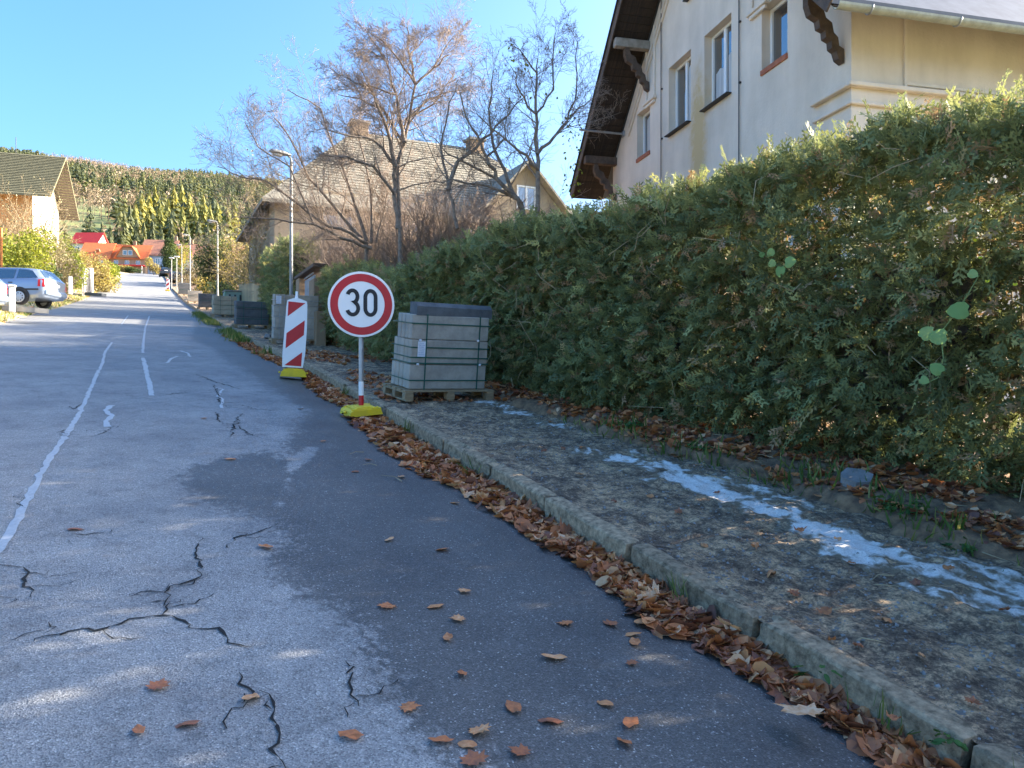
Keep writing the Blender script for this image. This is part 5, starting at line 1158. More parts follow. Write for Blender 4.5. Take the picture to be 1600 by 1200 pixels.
a = AT(128, 450, 57); b = AT(146, 447, 61); plank_fence('grey board fence panel among the green shrubs on the left roadside', (a.x, a.y), (b.x, b.y), 9, 2.1, M_greywood)
# pale green slatted box
a = AT(349, 455, 37.5); bx_ = thing('slatted_box', 'pale green box with dark slots standing behind the sand coloured kerbstone pack', 'box', (a.x + .55, a.y + .3, G(a.y) + .1), R(3))
MB().bbox((0, 0, .62), (1.0, .7, 1.2), .03).build('body', M_seatlight, bx_); MB().bbox((0, 0, 1.25), (1.08, .78, .07), .02).build('lid', M_greywood, bx_)
for x in (-.28, -.03, .22): MB().bbox((x, -.352, .9), (.09, .02, .34), .004).build('slot', M_trim, bx_)
for x in (-.5, .5): MB().bbox((x, -.36, .6), (.07, .05, 1.2), .006).build('corner_post', pm('mint_paint', (.22, .42, .30), rough=.6), bx_)

# ================================================================== CARS
def car(label, loc, rz, paint, group=None, name='parked_car'):
    t = thing(name, label, 'car', loc, rz, group)
    # stations: x (rear -> front), z bottom, z belt, half width, z roof (None = belt deck), roof half width
    st = [(-2.24, .42, .98, .70, None, 0), (-2.20, .34, 1.02, .78, None, 0), (-2.12, .30, 1.06, .83, 1.10, .60), (-1.86, .29, 1.02, .855, 1.42, .56), (-1.4, .29, .99, .865, 1.475, .565), (-.55, .29, .965, .87, 1.495, .575), (.25, .29, .945, .87, 1.46, .57), (.62, .29, .94, .87, 1.36, .56), (1.18, .29, .955, .865, 1.0, .58), (1.3, .29, .94, .86, None, 0), (1.85, .30, .87, .82, None, 0), (2.12, .33, .76, .76, None, 0), (2.24, .40, .64, .66, None, 0)]
    V = []; 
    for x, zb, zt, hw, zr, rw in st:
        if zr is None: zr, rw = zt + .035, hw * .62
        half = [(hw * .86, zb), (hw * .985, zb + .1), (hw, zb + .3), (hw * .995, zt - .12), (hw * .955, zt), (rw + .03, zr - .045 if zr > zt + .1 else zt + .02), (rw * .8, zr), (0, zr + .015)]
        V += [(x, -y, z) for y, z in half] + [(x, y, z) for y, z in half[-2::-1]]
    k = 15; F = [(i * k + j, i * k + k + j, i * k + k + (j + 1) % k, i * k + (j + 1) % k) for i in range(len(st) - 1) for j in range(k)]
    m = MB().add(V, F + [tuple(range(k)), tuple(range(len(st) * k - 1, len(st) * k - k - 1, -1))]); m.build('body', paint, t, True)
    def side(x, f):       # point on the greenhouse side at height fraction f
        xs_ = [s[0] for s in st if s[4]]; zt = np.interp(x, xs_, [s[2] for s in st if s[4]]); hw = np.interp(x, xs_, [s[3] * .955 for s in st if s[4]]); zr = np.interp(x, xs_, [s[4] - .045 for s in st if s[4]]); rw = np.interp(x, xs_, [s[5] + .03 for s in st if s[4]])
        return x, hw + (rw - hw) * f, zt + (zr - zt) * f
    for s_ in (-1, 1):
        for x0, x1, c0, c1 in ((-1.98, -1.18, .3, 0), (-1.08, -.22, 0, 0), (-.12, .98, 0, .62)):
            q = [side(x0, .1), side(x1, .1), side(x1 - c1, .93), side(x0 + c0, .9)]; vs = [(x, s_ * (y + .012), z) for x, y, z in q]; v2 = [(x, s_ * (y - .01), z) for x, y, z in q]
            MB().add(vs + v2, [(0, 1, 2, 3), (4, 7, 6, 5), (0, 4, 5, 1), (1, 5, 6, 2), (2, 6, 7, 3), (3, 7, 4, 0)]).build('side_window', M_carglass, t)
        m = MB(); m.tube([(-1.75, s_ * .56, 1.46), (-1.6, s_ * .58, 1.53), (.1, s_ * .59, 1.525), (.3, s_ * .57, 1.47)], .014, 6); m.build('roof_rail', M_trim, t)
        m = MB(); m.bbox((-1.78, s_ * .868, .60), (.52, .02, .06), .005); m.bbox((-.2, s_ * .874, .60), (1.6, .02, .06), .005); m.build('side_strip', M_trim, t)
        for x in (-.98, .05): MB().bbox((x, s_ * .868, .86), (.16, .03, .035), .006).build('door_handle', M_trim, t)
        m = MB(); m.add([(-2.245, s_ * .58, .70), (-2.225, s_ * .79, .70), (-2.0, s_ * .862, .72), (-2.02, s_ * .85, .98), (-2.195, s_ * .78, 1.02), (-2.225, s_ * .6, .98)], [(0, 1, 4, 5), (1, 2, 3, 4)]); m.build('tail_light', M_tail, t)
        for x in (-1.32, 1.28):
            m = MB(); an = [R(q) for q in range(-12, 193, 15)]; ar = [(x + .385 * math.cos(q), .31 + .385 * math.sin(q)) for q in an]
            m.prism(ar, .02, Matrix.Translation((0, s_ * .862 + .01, 0)) @ Matrix.Rotation(R(90), 4, 'X')); m.build('wheel_arch', M_trim, t)
            My = Matrix.Translation((x, s_ * .80, .305)) @ Matrix.Rotation(R(-90 * s_), 4, 'X')
            wh = MB().lathe([(.2, -.1), (.29, -.1), (.31, -.06), (.31, .05), (.29, .09), (.215, .092), (.2, .07)], 24, My).build('wheel', M_rubber, t, True)
            MB().lathe([(.2, .07), (.21, .09), (.17, .1), (.08, .085), (.03, .1), (.001, .1)], 24, My).build('rim', M_hub, wh, True)
            for q in range(9):
                a = q * 2 * math.pi / 9; m = MB(); m.lathe([(.026, .1), (.026, .104), (.001, .104)], 8, My @ Matrix.Translation((.145 * math.cos(a), .145 * math.sin(a), 0))); 
                if q == 0: hol = m
                else: hol.add(m.v, m.f)
            hol.build('rim_slots', M_trim, wh)
    MB().add([(-2.14, -.56, 1.08), (-2.14, .56, 1.08), (-1.90, .5, 1.39), (-1.90, -.5, 1.39), (-2.10, -.56, 1.06), (-2.10, .56, 1.06), (-1.86, .5, 1.37), (-1.86, -.5, 1.37)], [(3, 2, 1, 0), (0, 1, 5, 4), (2, 3, 7, 6), (1, 2, 6, 5), (3, 0, 4, 7)]).build('rear_window', M_carglass, t)
    MB().add([(1.16, -.62, 1.0), (1.16, .62, 1.0), (.66, .52, 1.355), (.66, -.52, 1.355), (1.2, -.62, 1.02), (1.2, .62, 1.02), (.69, .52, 1.38), (.69, -.52, 1.38)], [(4, 5, 6, 7), (0, 1, 5, 4), (2, 3, 7, 6), (1, 2, 6, 5), (3, 0, 4, 7)]).build('windscreen', M_carglass, t)
    MB().bbox((-2.23, 0, .50), (.14, 1.5, .22), .04).build('rear_bumper', paint, t); MB().bbox((2.2, 0, .48), (.16, 1.4, .2), .04).build('front_bumper', paint, t)
    MB().bbox((-2.25, 0, .82), (.02, .5, .11), .004).build('number_plate', M_white, t)
    for s_ in (-1, 1):
        MB().bbox((2.12, s_ * .58, .68), (.14, .3, .14), .04).build('headlight', M_lens, t); MB().bbox((.85, s_ * .95, 1.02), (.1, .18, .12), .03).build('mirror', paint, t)
    MB().bbox((2.27, 0, .5), (.02, .5, .11), .004).build('number_plate', M_white, t)
    return t
r_ = AT(88, 470, 30.5); hd = Vector((-.92, .39, 0)).normalized(); c_ = Vector((r_.x, r_.y, 0)) + hd * 2.25
c1 = car('silver blue estate car with black rubbing strip parked on the verge on the left', (c_.x, c_.y, EYE + .100 * 30.6), math.atan2(hd.y, hd.x), M_carpaint)
r2 = AT(-8, 470, 25.5); hd2 = Vector((-.93, .36, 0)).normalized(); c_ = Vector((r2.x, r2.y, 0)) + hd2 * 2.25
c2 = dup(c1, (c_.x, c_.y, EYE + .092 * 26), math.atan2(hd2.y, hd2.x), 'silver car cut off by the left edge of the photo, nearer than the blue one')
for (px, t_, lab, rz_) in [(262, 104, 'dark car parked far up the street beside the kerbstone packs', 95), (250, 128, 'smallest dark car parked at the far end of the street', 92)]:
    a = AT(px, 432, t_); c = car(lab, (a.x + .8, a.y, G(a.y) + .02), R(rz_), M_carpaint2, 'dark cars parked far up the street')
# small posts and markers on the left
a = AT(19, 488, 25.0); m = MB(); m.bbox((0, 0, .42), (.17, .17, .84), .02); m.bbox((0, 0, .86), (.22, .22, .06), .015); o = m.build('concrete_post', M_lens); z_ = EYE + (600 - 487) / 1200 * 25; o.location = (a.x, a.y, z_ - .02); tag(o, 'short pale concrete post standing at the rear corner of the left cars', 'post')
a = AT(110, 456, 44); m = MB(); m.bbox((0, 0, .45), (.2, .2, 1.0), .02); o = m.build('white_post', M_white); o.location = (a.x, a.y, EYE + (600 - 457) / 1200 * 44 - .05); tag(o, 'white post at the driveway behind the silver blue car', 'post')
a = AT(2, 480, 33); m = MB(); m.tube([(0, 0, 0), (0, 0, 3.4)], .05, 10); o = m.build('orange_pole', M_orangepole); o.location = (a.x, a.y, EYE + .1 * 33); tag(o, 'thin orange pole at the left edge behind the parked cars', 'pole')
for i, (px, py, L_) in enumerate([(42, 487, 1.6), (150, 462, 1.3)]):
    t_ = (25.5, 43)[i]; a = AT(px, py, t_); o = slab('stone_slab', ('flat concrete slab lying by the small post beside the left cars', 'flat dark slab on the verge past the silver blue car')[i], (a.x, a.y, a.z - .02), (L_, .5, .16), (0, R(4), R(-30)), 40 + i, M_precast_dark if i else M_precast)

# ================================================================== SHRUBS AND TREES FURTHER OFF
def shrub(label, base, wd, dp, h, n, ls, mat, seed, lumps=9, group=None, name='shrub', cat='bush', tb=0., trunk=True, column=False, low=.05):
    rng = np.random.default_rng(seed); b = np.array(base, float); P = []; Tn = []; N_ = []
    for k in range(lumps):
        if column: c = np.array([rng.uniform(-.12, .12) * wd, rng.uniform(-.12, .12) * dp, h * (.12 + .8 * k / max(1, lumps - 1))]); rr = np.array([wd * .5, dp * .5, h * .2]) * (1.0 - .55 * max(0, (k / max(1, lumps - 1) - .5) * 1.6)) * rng.uniform(.85, 1.1)
        else:
            c = np.array([rng.uniform(-.36, .36) * wd, rng.uniform(-.36, .36) * dp, h * rng.uniform(.2, .74)]); rr = np.array([wd * .3, dp * .3, h * .27]) * rng.uniform(.7, 1.2)
        m_ = n // lumps; d = rng.normal(0, 1, (m_, 3)); d /= np.linalg.norm(d, axis=1, keepdims=True); q = rng.uniform(0, 1, (m_, 1)) ** .33
        q = q * (1 + .35 * (fbm(d[:, 0] * 3 + k, d[:, 1] * 3 + d[:, 2] * 2, seed + k)[:, None] - .5)); P.append(c + d * rr * q); N_.append(d); Tn.append(np.clip(rng.beta(2, 2, m_) + rng.uniform(-.22, .22) + tb, 0, 1))
    P = np.concatenate(P); Nn = np.concatenate(N_); Tn = np.concatenate(Tn); keep = P[:, 2] > low * h; P, Nn, Tn = P[keep], Nn[keep], Tn[keep]; m_ = len(P)
    V, F, Tn = scatter([KITE], P, Nn * .6 + rng.normal(0, .7, (m_, 3)), rng.uniform(.6, 1.4, m_) * ls, Tn, rng)
    t = thing(name, label, cat, tuple(b), 0, group); tag(obj('foliage', mesh_np('foliage', V, F, mat, tone=Tn), t), kind='stuff')
    if trunk:
        S = Segs()
        for k in range(5): tip = np.array([rng.uniform(-.25, .25) * wd, rng.uniform(-.25, .25) * dp, h * rng.uniform(.5, .8)]); S.poly([np.array([rng.uniform(-.05, .05), rng.uniform(-.05, .05), -.3]), tip * .5 + rng.normal(0, .05, 3) * wd, tip], [.05 * h / 4, .035 * h / 4, .012])
        obj('stems', S.mesh('stems', M_bark), t)
    return t
def ground_at(px, t_): a = AT(px, 430, t_); return (a.x, a.y, G(a.y))
def up_to(px, py, t_): return EYE + (600 - py) / 1200 * t_ - G(AT(px, py, t_).y)
L_ = 'shrubs and trees along the left roadside'
b = ground_at(38, 40); shrub('bright yellow green clipped bush behind the silver blue car', (b[0] - .8, b[1] + 1, b[2] + .3), 3.8, 4, up_to(40, 348, 40) - .3, 9000, .12, M_yhedge, 31, 12, L_, tb=.12)
b = ground_at(2, 38); shrub('yellow green bush at the left edge above the cars', (b[0] - 1.6, b[1], b[2] + .3), 3.4, 4, up_to(0, 352, 38) - .4, 7000, .12, M_yhedge, 32, 10, L_)
b = ground_at(45, 46); stem_bush('greyish bare flowering shrub above the yellow green bushes in front of the slate roof house', (b[0] - 1.5, b[1] + 2, b[2] + .3), 6.5, up_to(45, 312, 46), 60, 33, M_tantwig, M_greybush, nleaf=4200, lsize=.12, group=L_)
b = ground_at(92, 46); shrub('grey green rounded shrub between the yellow bush and the tall leafy one', (b[0] - .6, b[1] + 1.5, b[2] + .2), 2.7, 3, up_to(92, 350, 46) - .3, 6000, .13, M_greybush, 34, 10, L_, tb=.1)
b = ground_at(117, 52); shrub('tall narrow yellow green leafy shrub left of the grey board fence', (b[0] - .5, b[1], b[2]), 2.2, 3, up_to(115, 365, 52), 6500, .13, M_yhedge, 35, 10, L_, tb=-.05)
b = ground_at(88, 43); shrub('dark green bush in shadow right behind the rear of the silver blue car', (b[0] - .2, b[1], b[2] + .2), 1.7, 2, 2.0, 2600, .12, M_yew, 36, 6, L_)
b = ground_at(152, 68); shrub('loose olive shrub beyond the grey board fence', (b[0] - .3, b[1], b[2]), 3.2, 5, up_to(150, 393, 68), 6000, .16, M_bush, 37, 10, L_, tb=-.05)
b = ground_at(175, 84); shrub('low yellow green bush farthest along the left roadside', (b[0] - .4, b[1], b[2]), 2.8, 6, up_to(172, 405, 84), 4500, .18, M_yhedge, 38, 8, L_, tb=.1)
b = ground_at(125, 80); shrub('olive brown tree crown above the left bushes before the red roof', (b[0] - 2, b[1], b[2]), 4.5, 5, up_to(118, 372, 80), 5000, .2, M_bush, 39, 9, L_)
Rr = 'bushes and small trees on the right beyond the kerbstone packs'
b = ground_at(326, 62); shrub('dark green evergreen tree behind the second street lamp', (b[0] + .5, b[1], b[2]), 2.6, 3, up_to(326, 360, 62), 9000, .15, M_yew, 51, 10, Rr, 'evergreen_tree', 'tree')
b = ground_at(352, 60); shrub('yellow leaved small tree to the right of the dark evergreen', (b[0] + 1.2, b[1] + 2, b[2]), 3.4, 4, up_to(350, 362, 60), 5000, .16, M_bush, 52, 9, Rr, 'small_tree', 'tree', tb=.25)
b = ground_at(375, 44); stem_bush('wide twiggy tan bush with yellow leaves behind the plank fence', (b[0] + 1.6, b[1], b[2]), 5, up_to(370, 365, 44), 26, 53, M_tantwig, M_bush, nleaf=5500, lsize=.10, group=Rr)
b = ground_at(405, 36); stem_bush('dense twiggy brown bush between the tan bush and the column hedge', (b[0] + 1.5, b[1], b[2]), 4, up_to(405, 335, 36), 26, 54, M_tantwig, M_bush, nleaf=3000, lsize=.08, group=Rr)
b = ground_at(420, 52); stem_bush('tall tan bare tree mass rising behind the column hedge', (b[0] + 2, b[1], b[2]), 7, up_to(415, 300, 52), 30, 55, M_tantwig, M_greybush, nleaf=3500, lsize=.12, group=Rr)
b = ground_at(365, 40); shrub('yellow leaved bush right behind the plank fence', (b[0] + 1.6, b[1], b[2]), 3, 5, up_to(385, 405, 40), 3800, .11, M_bush, 56, 8, Rr, tb=.22)
b = ground_at(322, 52); shrub('low green bush at the foot of the second street lamp', (b[0] + .8, b[1], b[2]), 2.6, 3, 1.9, 2600, .13, M_yew, 57, 7, Rr, tb=.2)
b = ground_at(303, 66); shrub('yellowish low bush behind the grey kerbstone packs', (b[0] + .8, b[1], b[2]), 2.4, 3, 2.2, 2400, .14, M_bush, 58, 7, Rr, tb=.15)
b = ground_at(288, 96); shrub('brownish bush behind the third street lamp', (b[0] + 1.4, b[1], b[2]), 4, 5, 4.2, 4200, .2, M_greybush, 59, 8, Rr)
b = ground_at(305, 100); shrub('pinkish brown bare tree crown above the third lamp', (b[0] + 1.4, b[1], b[2]), 4.5, 5, up_to(305, 382, 100), 4200, .22, M_bush, 60, 8, Rr, tb=-.1)
b = ground_at(258, 128); shrub('dark tall columnar conifer in front of the blue house', (b[0] + .6, b[1], b[2]), 2.7, 3, up_to(259, 374, 128), 6500, .22, M_yew, 61, 9, Rr, 'columnar_conifer', 'tree', column=True)
b = ground_at(271, 136); shrub('green and yellow autumn tree touching the dark columnar conifer', (b[0] + .8, b[1], b[2]), 3.4, 4, up_to(272, 378, 136), 4000, .24, M_yhedge, 62, 8, Rr, 'small_tree', 'tree')
b = ground_at(277, 130); shrub('bright orange yellow little tree beside the fourth street lamp', (b[0] + .8, b[1], b[2] + 2), 1.4, 2, up_to(278, 386, 130) - 2, 900, .24, M_larch, 63, 5, Rr, 'small_tree', 'tree', tb=.35)
b = ground_at(240, 160); shrub('small tan garden shrub in front of the blue house', (b[0], b[1], b[2]), 2.6, 3, 3.6, 1500, .25, M_bush, 64, 6, Rr)
for i, px in enumerate((176, 196, 210)):
    b = ground_at(px, 165); shrub(('dark low hedge bush at the street end under the orange roof', 'reddish low bush in front of the dormer house', 'green low bush at the foot of the dormer house')[i], b, 3.0, 2, 1.4 + .4 * (i == 1), 1200, .25, (M_yew, M_bush, M_yew)[i], 65 + i, 6, 'low bushes at the street end')
b = ground_at(440, 60); shrub('tan leafless orchard trees beyond the nearest street lamp', (b[0] + 5, b[1] + 4, b[2]), 9, 6, 6.4, 9000, .16, M_greybush, 70, 12, Rr)
b = ground_at(300, 175); shrub('pale bare tree mass on the slope behind the red brown roof', (b[0] + 8, b[1] + 20, b[2] + 1), 22, 12, 12, 12000, .45, M_greybush, 71, 16, Rr, 'bare_tree', 'tree')

# ================================================================== FOREST ON THE HILL
def conifer_template(tiers, spikes, seed, rmax=.26):
    rg = np.random.default_rng(seed); V = [(-.012, 0, 0), (.012, 0, 0), (0, 0, .95), (0, -.012, 0), (0, .012, 0)]; F = [(0, 1, 2), (3, 4, 2)]
    for i in range(tiers):
        z = .10 + .86 * i / tiers; r = rmax * (1 - z) ** .85 * rg.uniform(.85, 1.1) + .012
        for k in range(spikes):
            a = 2 * math.pi * (k + rg.uniform(-.3, .3)) / spikes + i * .7; rr = r * rg.uniform(.7, 1.2); w_ = math.pi / spikes * .95; b = len(V); V += [(0, 0, z + .11 + rg.uniform(0, .03)), (rr * math.cos(a - w_), rr * math.sin(a - w_), z + rg.uniform(-.02, .02)), (rr * 1.12 * math.cos(a), rr * 1.12 * math.sin(a), z - .035), (rr * math.cos(a + w_), rr * math.sin(a + w_), z + rg.uniform(-.02, .02))]; F += [(b, b + 1, b + 2), (b, b + 2, b + 3)]
    return np.array(V), np.array(F)
def bare_template(seed, n=34):
    rg = np.random.default_rng(seed); V = [(-.011, 0, 0), (.011, 0, 0), (0, 0, .9), (0, -.011, 0), (0, .011, 0)]; F = [(0, 1, 2), (3, 4, 2)]
    for k in range(n):
        z = rg.uniform(.35, .95); r = .16 * math.sin(math.pi * min(1, (z - .25) / .75) ** .8) + .02; a = rg.uniform(0, 6.28); p = np.array([r * rg.uniform(.1, 1) * math.cos(a), r * rg.uniform(.1, 1) * math.sin(a), z]); d = rg.normal(0, .03, 3); e = rg.normal(0, .03, 3); d[2] += .05; b = len(V); V += [p, p + d, p + e]; F.append((b, b + 1, b + 2))
    return np.array(V), np.array(F)
CON = [conifer_template(5, 6, s) for s in range(3)]; BAR = [bare_template(s) for s in range(3)]
def forest(name, label_kind, pts, h0, h1, templ, mat, seed, tone):
    rng = np.random.default_rng(seed); n = len(pts); pos = np.column_stack([pts, T(pts[:, 0], pts[:, 1]) - .3]); ch = rng.integers(0, len(templ), n); a = rng.uniform(0, 6.28, n); Z = np.zeros(n); O = np.ones(n)
    Rm = np.stack([np.stack([np.cos(a), -np.sin(a), Z], -1), np.stack([np.sin(a), np.cos(a), Z], -1), np.stack([Z, Z, O], -1)], 1); s = rng.uniform(h0, h1, n); parts = []
    for k in range(len(templ)):
        i = ch == k; v, f, t_ = inst(templ[k][0], templ[k][1], pos[i], Rm[i], np.column_stack([s[i] * rng.uniform(.7, 1.45, i.sum())] * 2 + [s[i]]), tone[i]); parts.append((v, f, t_ + rng.normal(0, .06, len(t_))))
    V, F, Tn = join(parts); o = obj(name, mesh_np(name, V, F, mat, tone=np.clip(Tn, 0, 1))); tag(o, kind='stuff'); return o
rng = np.random.default_rng(90); n = 26000; X = rng.uniform(-420, 620, n); Y = 300 + rng.uniform(0, 1, n) ** .75 * 1270
az = X / Y; near_ok = (az > -.42) & (az < .5); thin = rng.uniform(0, 1, n) < np.where((az > -.2) & (az < .22), .62, .25)
mead = (np.abs(az + .062 + (fbm(Y / 40, Y * 0, 3) - .5) * .02) < .04) & (Y > 380) & (Y < 452)
open_ = (Y < 350) & (az < -.045)
sel = near_ok & thin & ~mead & ~open_; X, Y, az = X[sel], Y[sel], az[sel]
patch = fbm(X / 90, Y / 120, 91, 3); decid = ((Y > 440) & (Y < 720) & (az < -.012) & (patch > .33)) | (patch > .57) | ((Y > 1050) & (az < -.02) & (patch > .47)) | ((Y < 400) & (az > .1))
P_ = np.column_stack([X, Y]); tn = np.clip(rng.beta(2, 2.4, len(X)) * .9 + (patch - .5) * .6, 0, 1)
forest('conifer_forest', '', P_[~decid], 10, 20, CON, M_spruce, 92, tn[~decid]); forest('bare_forest', '', P_[decid], 12, 19, BAR, M_barewood, 93, rng.beta(2, 2, decid.sum()))
BIG = [conifer_template(12, 9, s + 20, .17) for s in range(3)]; LAR = [conifer_template(11, 8, s + 30, .21) for s in range(3)]
def big_tree(name, label, px, top, t_, templ, mat, seed, tb, group, wide=1.0):
    rg_ = np.random.default_rng(seed); a = AT(px, top, t_); z = float(T(a.x, a.y)); h = a.z - z; v, f = templ[seed % 3]; v = v * np.array([h * wide, h * wide, h]) * .98; v = v + rg_.normal(0, h * .008, v.shape) * (v[:, 2:3] > .2)
    t = thing(name, label, 'tree', (a.x, a.y, z), rg_.uniform(0, 6), group); fz = f[2:]; vz = v
    obj('crown', mesh_np('crown', vz, fz, mat, tone=np.clip(rg_.beta(2, 2, len(v)) * .8 + tb, 0, 1)), t); MB().tube([(0, 0, -.5), (0, 0, h * .5), (0, 0, h * .93)], [h * .014, h * .009, h * .002], 6).build('trunk', M_bark, t); return t
gl = 'golden larches at the foot of the wooded hill'; lar = [(212, 318, 340), (222, 300, 372), (233, 296, 392), (242, 288, 415), (250, 312, 350), (262, 308, 362), (272, 290, 420), (284, 287, 430), (296, 300, 400), (304, 318, 345), (318, 304, 385), (328, 320, 350), (340, 316, 360), (231, 325, 328), (285, 322, 330), (355, 322, 350), (366, 316, 372)]
for i, (px, tp, t_) in enumerate(lar): big_tree('larch', 'golden yellow larch in the larch group at the foot of the wooded hill', px, tp, t_, LAR, M_larch, 200 + i, random.uniform(-.2, .1), gl, random.uniform(.9, 1.15))
gs = 'dark spruces behind the houses at the street end'; spr = [(160, 345, 285), (172, 352, 270), (184, 335, 290), (194, 330, 300), (203, 318, 320), (214, 340, 290), (225, 345, 285), (238, 342, 292), (252, 352, 280), (268, 340, 300), (292, 342, 300), (310, 340, 310), (148, 362, 270), (325, 348, 300), (345, 350, 290)]
for i, (px, tp, t_) in enumerate(spr): big_tree('spruce', 'dark green spruce standing behind the roofs at the street end', px, tp, t_, BIG, M_spruce, 300 + i, .02 if i % 3 else .2, gs, random.uniform(.85, 1.1))

# ================================================================== LEAVES, GRASS, WEEDS
MAPLE = [(0, -.5), (.08, -.32), (.30, -.40), (.27, -.24), (.52, -.12), (.36, -.02), (.46, .18), (.22, .14), (.26, .30), (.12, .27), (0, .56), (-.12, .27), (-.26, .30), (-.22, .14), (-.46, .18), (-.36, -.02), (-.52, -.12), (-.27, -.24), (-.30, -.40), (-.08, -.32)]
OVAL = [(0, -.5), (.16, -.36), (.27, -.14), (.30, .08), (.22, .3), (.09, .44), (0, .54), (-.1, .42), (-.22, .28), (-.29, .06), (-.25, -.16), (-.14, -.36)]
LM = [leaf_mesh(o_, 'fallen_leaf', M_deadleaf, c, 400 + i, tn_) for i, (o_, c, tn_) in enumerate([(MAPLE, .45, .82), (MAPLE, -.5, .62), (MAPLE, .6, .4), (MAPLE, -.4, .22), (OVAL, .9, .66), (OVAL, -.7, .74), (OVAL, .8, .5), (OVAL, -.9, .3), (MAPLE, .5, .93), (OVAL, .6, .86)])]
FLAT = [leaf_mesh(o_, 'fallen_leaf', M_deadleaf, c * .25, 450 + i, tn_) for i, (o_, c, tn_) in enumerate([(MAPLE, .45, .82), (MAPLE, -.5, .62), (MAPLE, .6, .4), (MAPLE, -.4, .3), (OVAL, .9, .66), (OVAL, -.7, .74), (OVAL, .8, .55), (OVAL, -.9, .35), (MAPLE, .5, .93), (OVAL, .6, .86)])]
def leaf_obj(label, group, x, y, z, s, k, tilt, rng):
    o = bpy.data.objects.new('fallen_leaf', LM[k]); COL.objects.link(o); o.location = (x, y, z); o.scale = (s,) * 3; o.rotation_euler = (rng.normal(0, tilt), rng.normal(0, tilt), rng.uniform(0, 6.28)); return tag(o, label, 'leaf', group)
rng = np.random.default_rng(500)
WET = [0, 1, 1, 2, 2, 3, 3, 3, 4, 5, 6, 6, 7, 7, 7, 8, 9]
def drift_w(y): return .10 + .62 * float(fbm(np.array(y * .7), np.array(1.), 61, 3)) * (1.15 if y > 3 else .75) - .05
# loose top leaves of the drift, one by one
cnt = 0
for k in range(205):
    y = 1.15 + rng.uniform(0, 1) ** 1.35 * 6.2; wd = drift_w(y); q = rng.beta(1.1, 1.5); x = K - .03 - q * wd; h = .03 * (1 - q) ** 1.1 - .05 * min(1, max(0, (x - 2.0) / .55))
    leaf_obj('brown autumn leaf lying on the drift of leaves against the near kerb', 'leaves drifted against the near kerb', x, y, G(y) + .018 + h, rng.uniform(.09, .175), WET[rng.integers(0, len(WET))], .38, rng)
hero = [((1250, 1105), .19, 8, 'large pale tan maple leaf lying on top of the kerb drift near the bottom right'), ((1140, 972), .15, 8, 'pale orange maple leaf leaning against the kerb above the dark drift'), ((1000, 1180), .0, 0, '')]
for (px, py), s, k, lab in hero[:2]:
    x, y = GP(px, py, .09); leaf_obj(lab, None, x, y, G(y) + .075, s, k, .25, rng).data = FLAT[k]
sc_px = [(608, 845), (690, 860), (725, 927), (605, 950), (680, 950), (715, 970), (883, 975), (955, 975), (987, 990), (992, 1006), (988, 1040), (865, 1030), (722, 1057), (802, 1110), (945, 1102), (985, 1135), (748, 1148), (730, 1168), (740, 1192), (812, 1180), (548, 1155), (392, 1095), (217, 1148), (248, 1077), (118, 828), (415, 857), (628, 747), (360, 718), (555, 738), (976, 1166), (1022, 975), (690, 1163), (860, 1130), (640, 1110), (710, 785), (470, 640), (318, 655), (505, 690), (575, 720), (700, 1000)]
pale = {0, 2, 5, 8, 11, 14, 16, 21, 26}
lone = {(292, 1135): 'dark oval leaf lying alone on the pale asphalt near the bottom left', (865, 1030): 'orange oval leaf beside the centre of the dark asphalt', (748, 1148): 'large brown leaf low on the dark asphalt patch', (548, 1155): 'brown round leaf lying on a small damp stain at the edge of the pale asphalt', (392, 1095): 'single pale leaf at the end of a crack in the pale asphalt'}
for i, (px, py) in enumerate(sc_px + [(292, 1135)]):
    x, y = GP(px, py); s = rng.uniform(.07, .105) * (1.25 if (px, py) in lone else 1); k = int(rng.choice([9, 5, 0] if i in pale else [4, 5, 6, 7, 1, 2]))
    lab = lone.get((px, py)); leaf_obj(lab or 'small brown leaf scattered on the asphalt away from the kerb', None if lab else 'leaves scattered on the asphalt', x, y, zroad(x, y) + .012, s, 7 if (px, py) == (292, 1135) else k, .09, rng).data = FLAT[7 if (px, py) == (292, 1135) else k]
for px, py in [(1205, 897), (1330, 880), (1309, 845), (1290, 955), (1385, 965), (1340, 1010), (1300, 1000), (1430, 905), (1520, 1105), (1440, 1035), (1180, 860), (1060, 800), (1015, 775), (905, 745), (880, 700), (860, 660), (1120, 770), (1250, 830), (1480, 890), (1570, 960), (1100, 850), (1240, 930), (960, 780), (850, 705), (910, 700), (1395, 1120)]:
    x, y = GP(px, py, .12); leaf_obj('brown leaf lying on the dug up dirt pavement', 'leaves on the dirt pavement', x, y, float(zpav(np.array(x), np.array(y))) + .02, rng.uniform(.05, .09), int(rng.choice([1, 2, 4, 5, 6, 7, 9])), .2, rng)
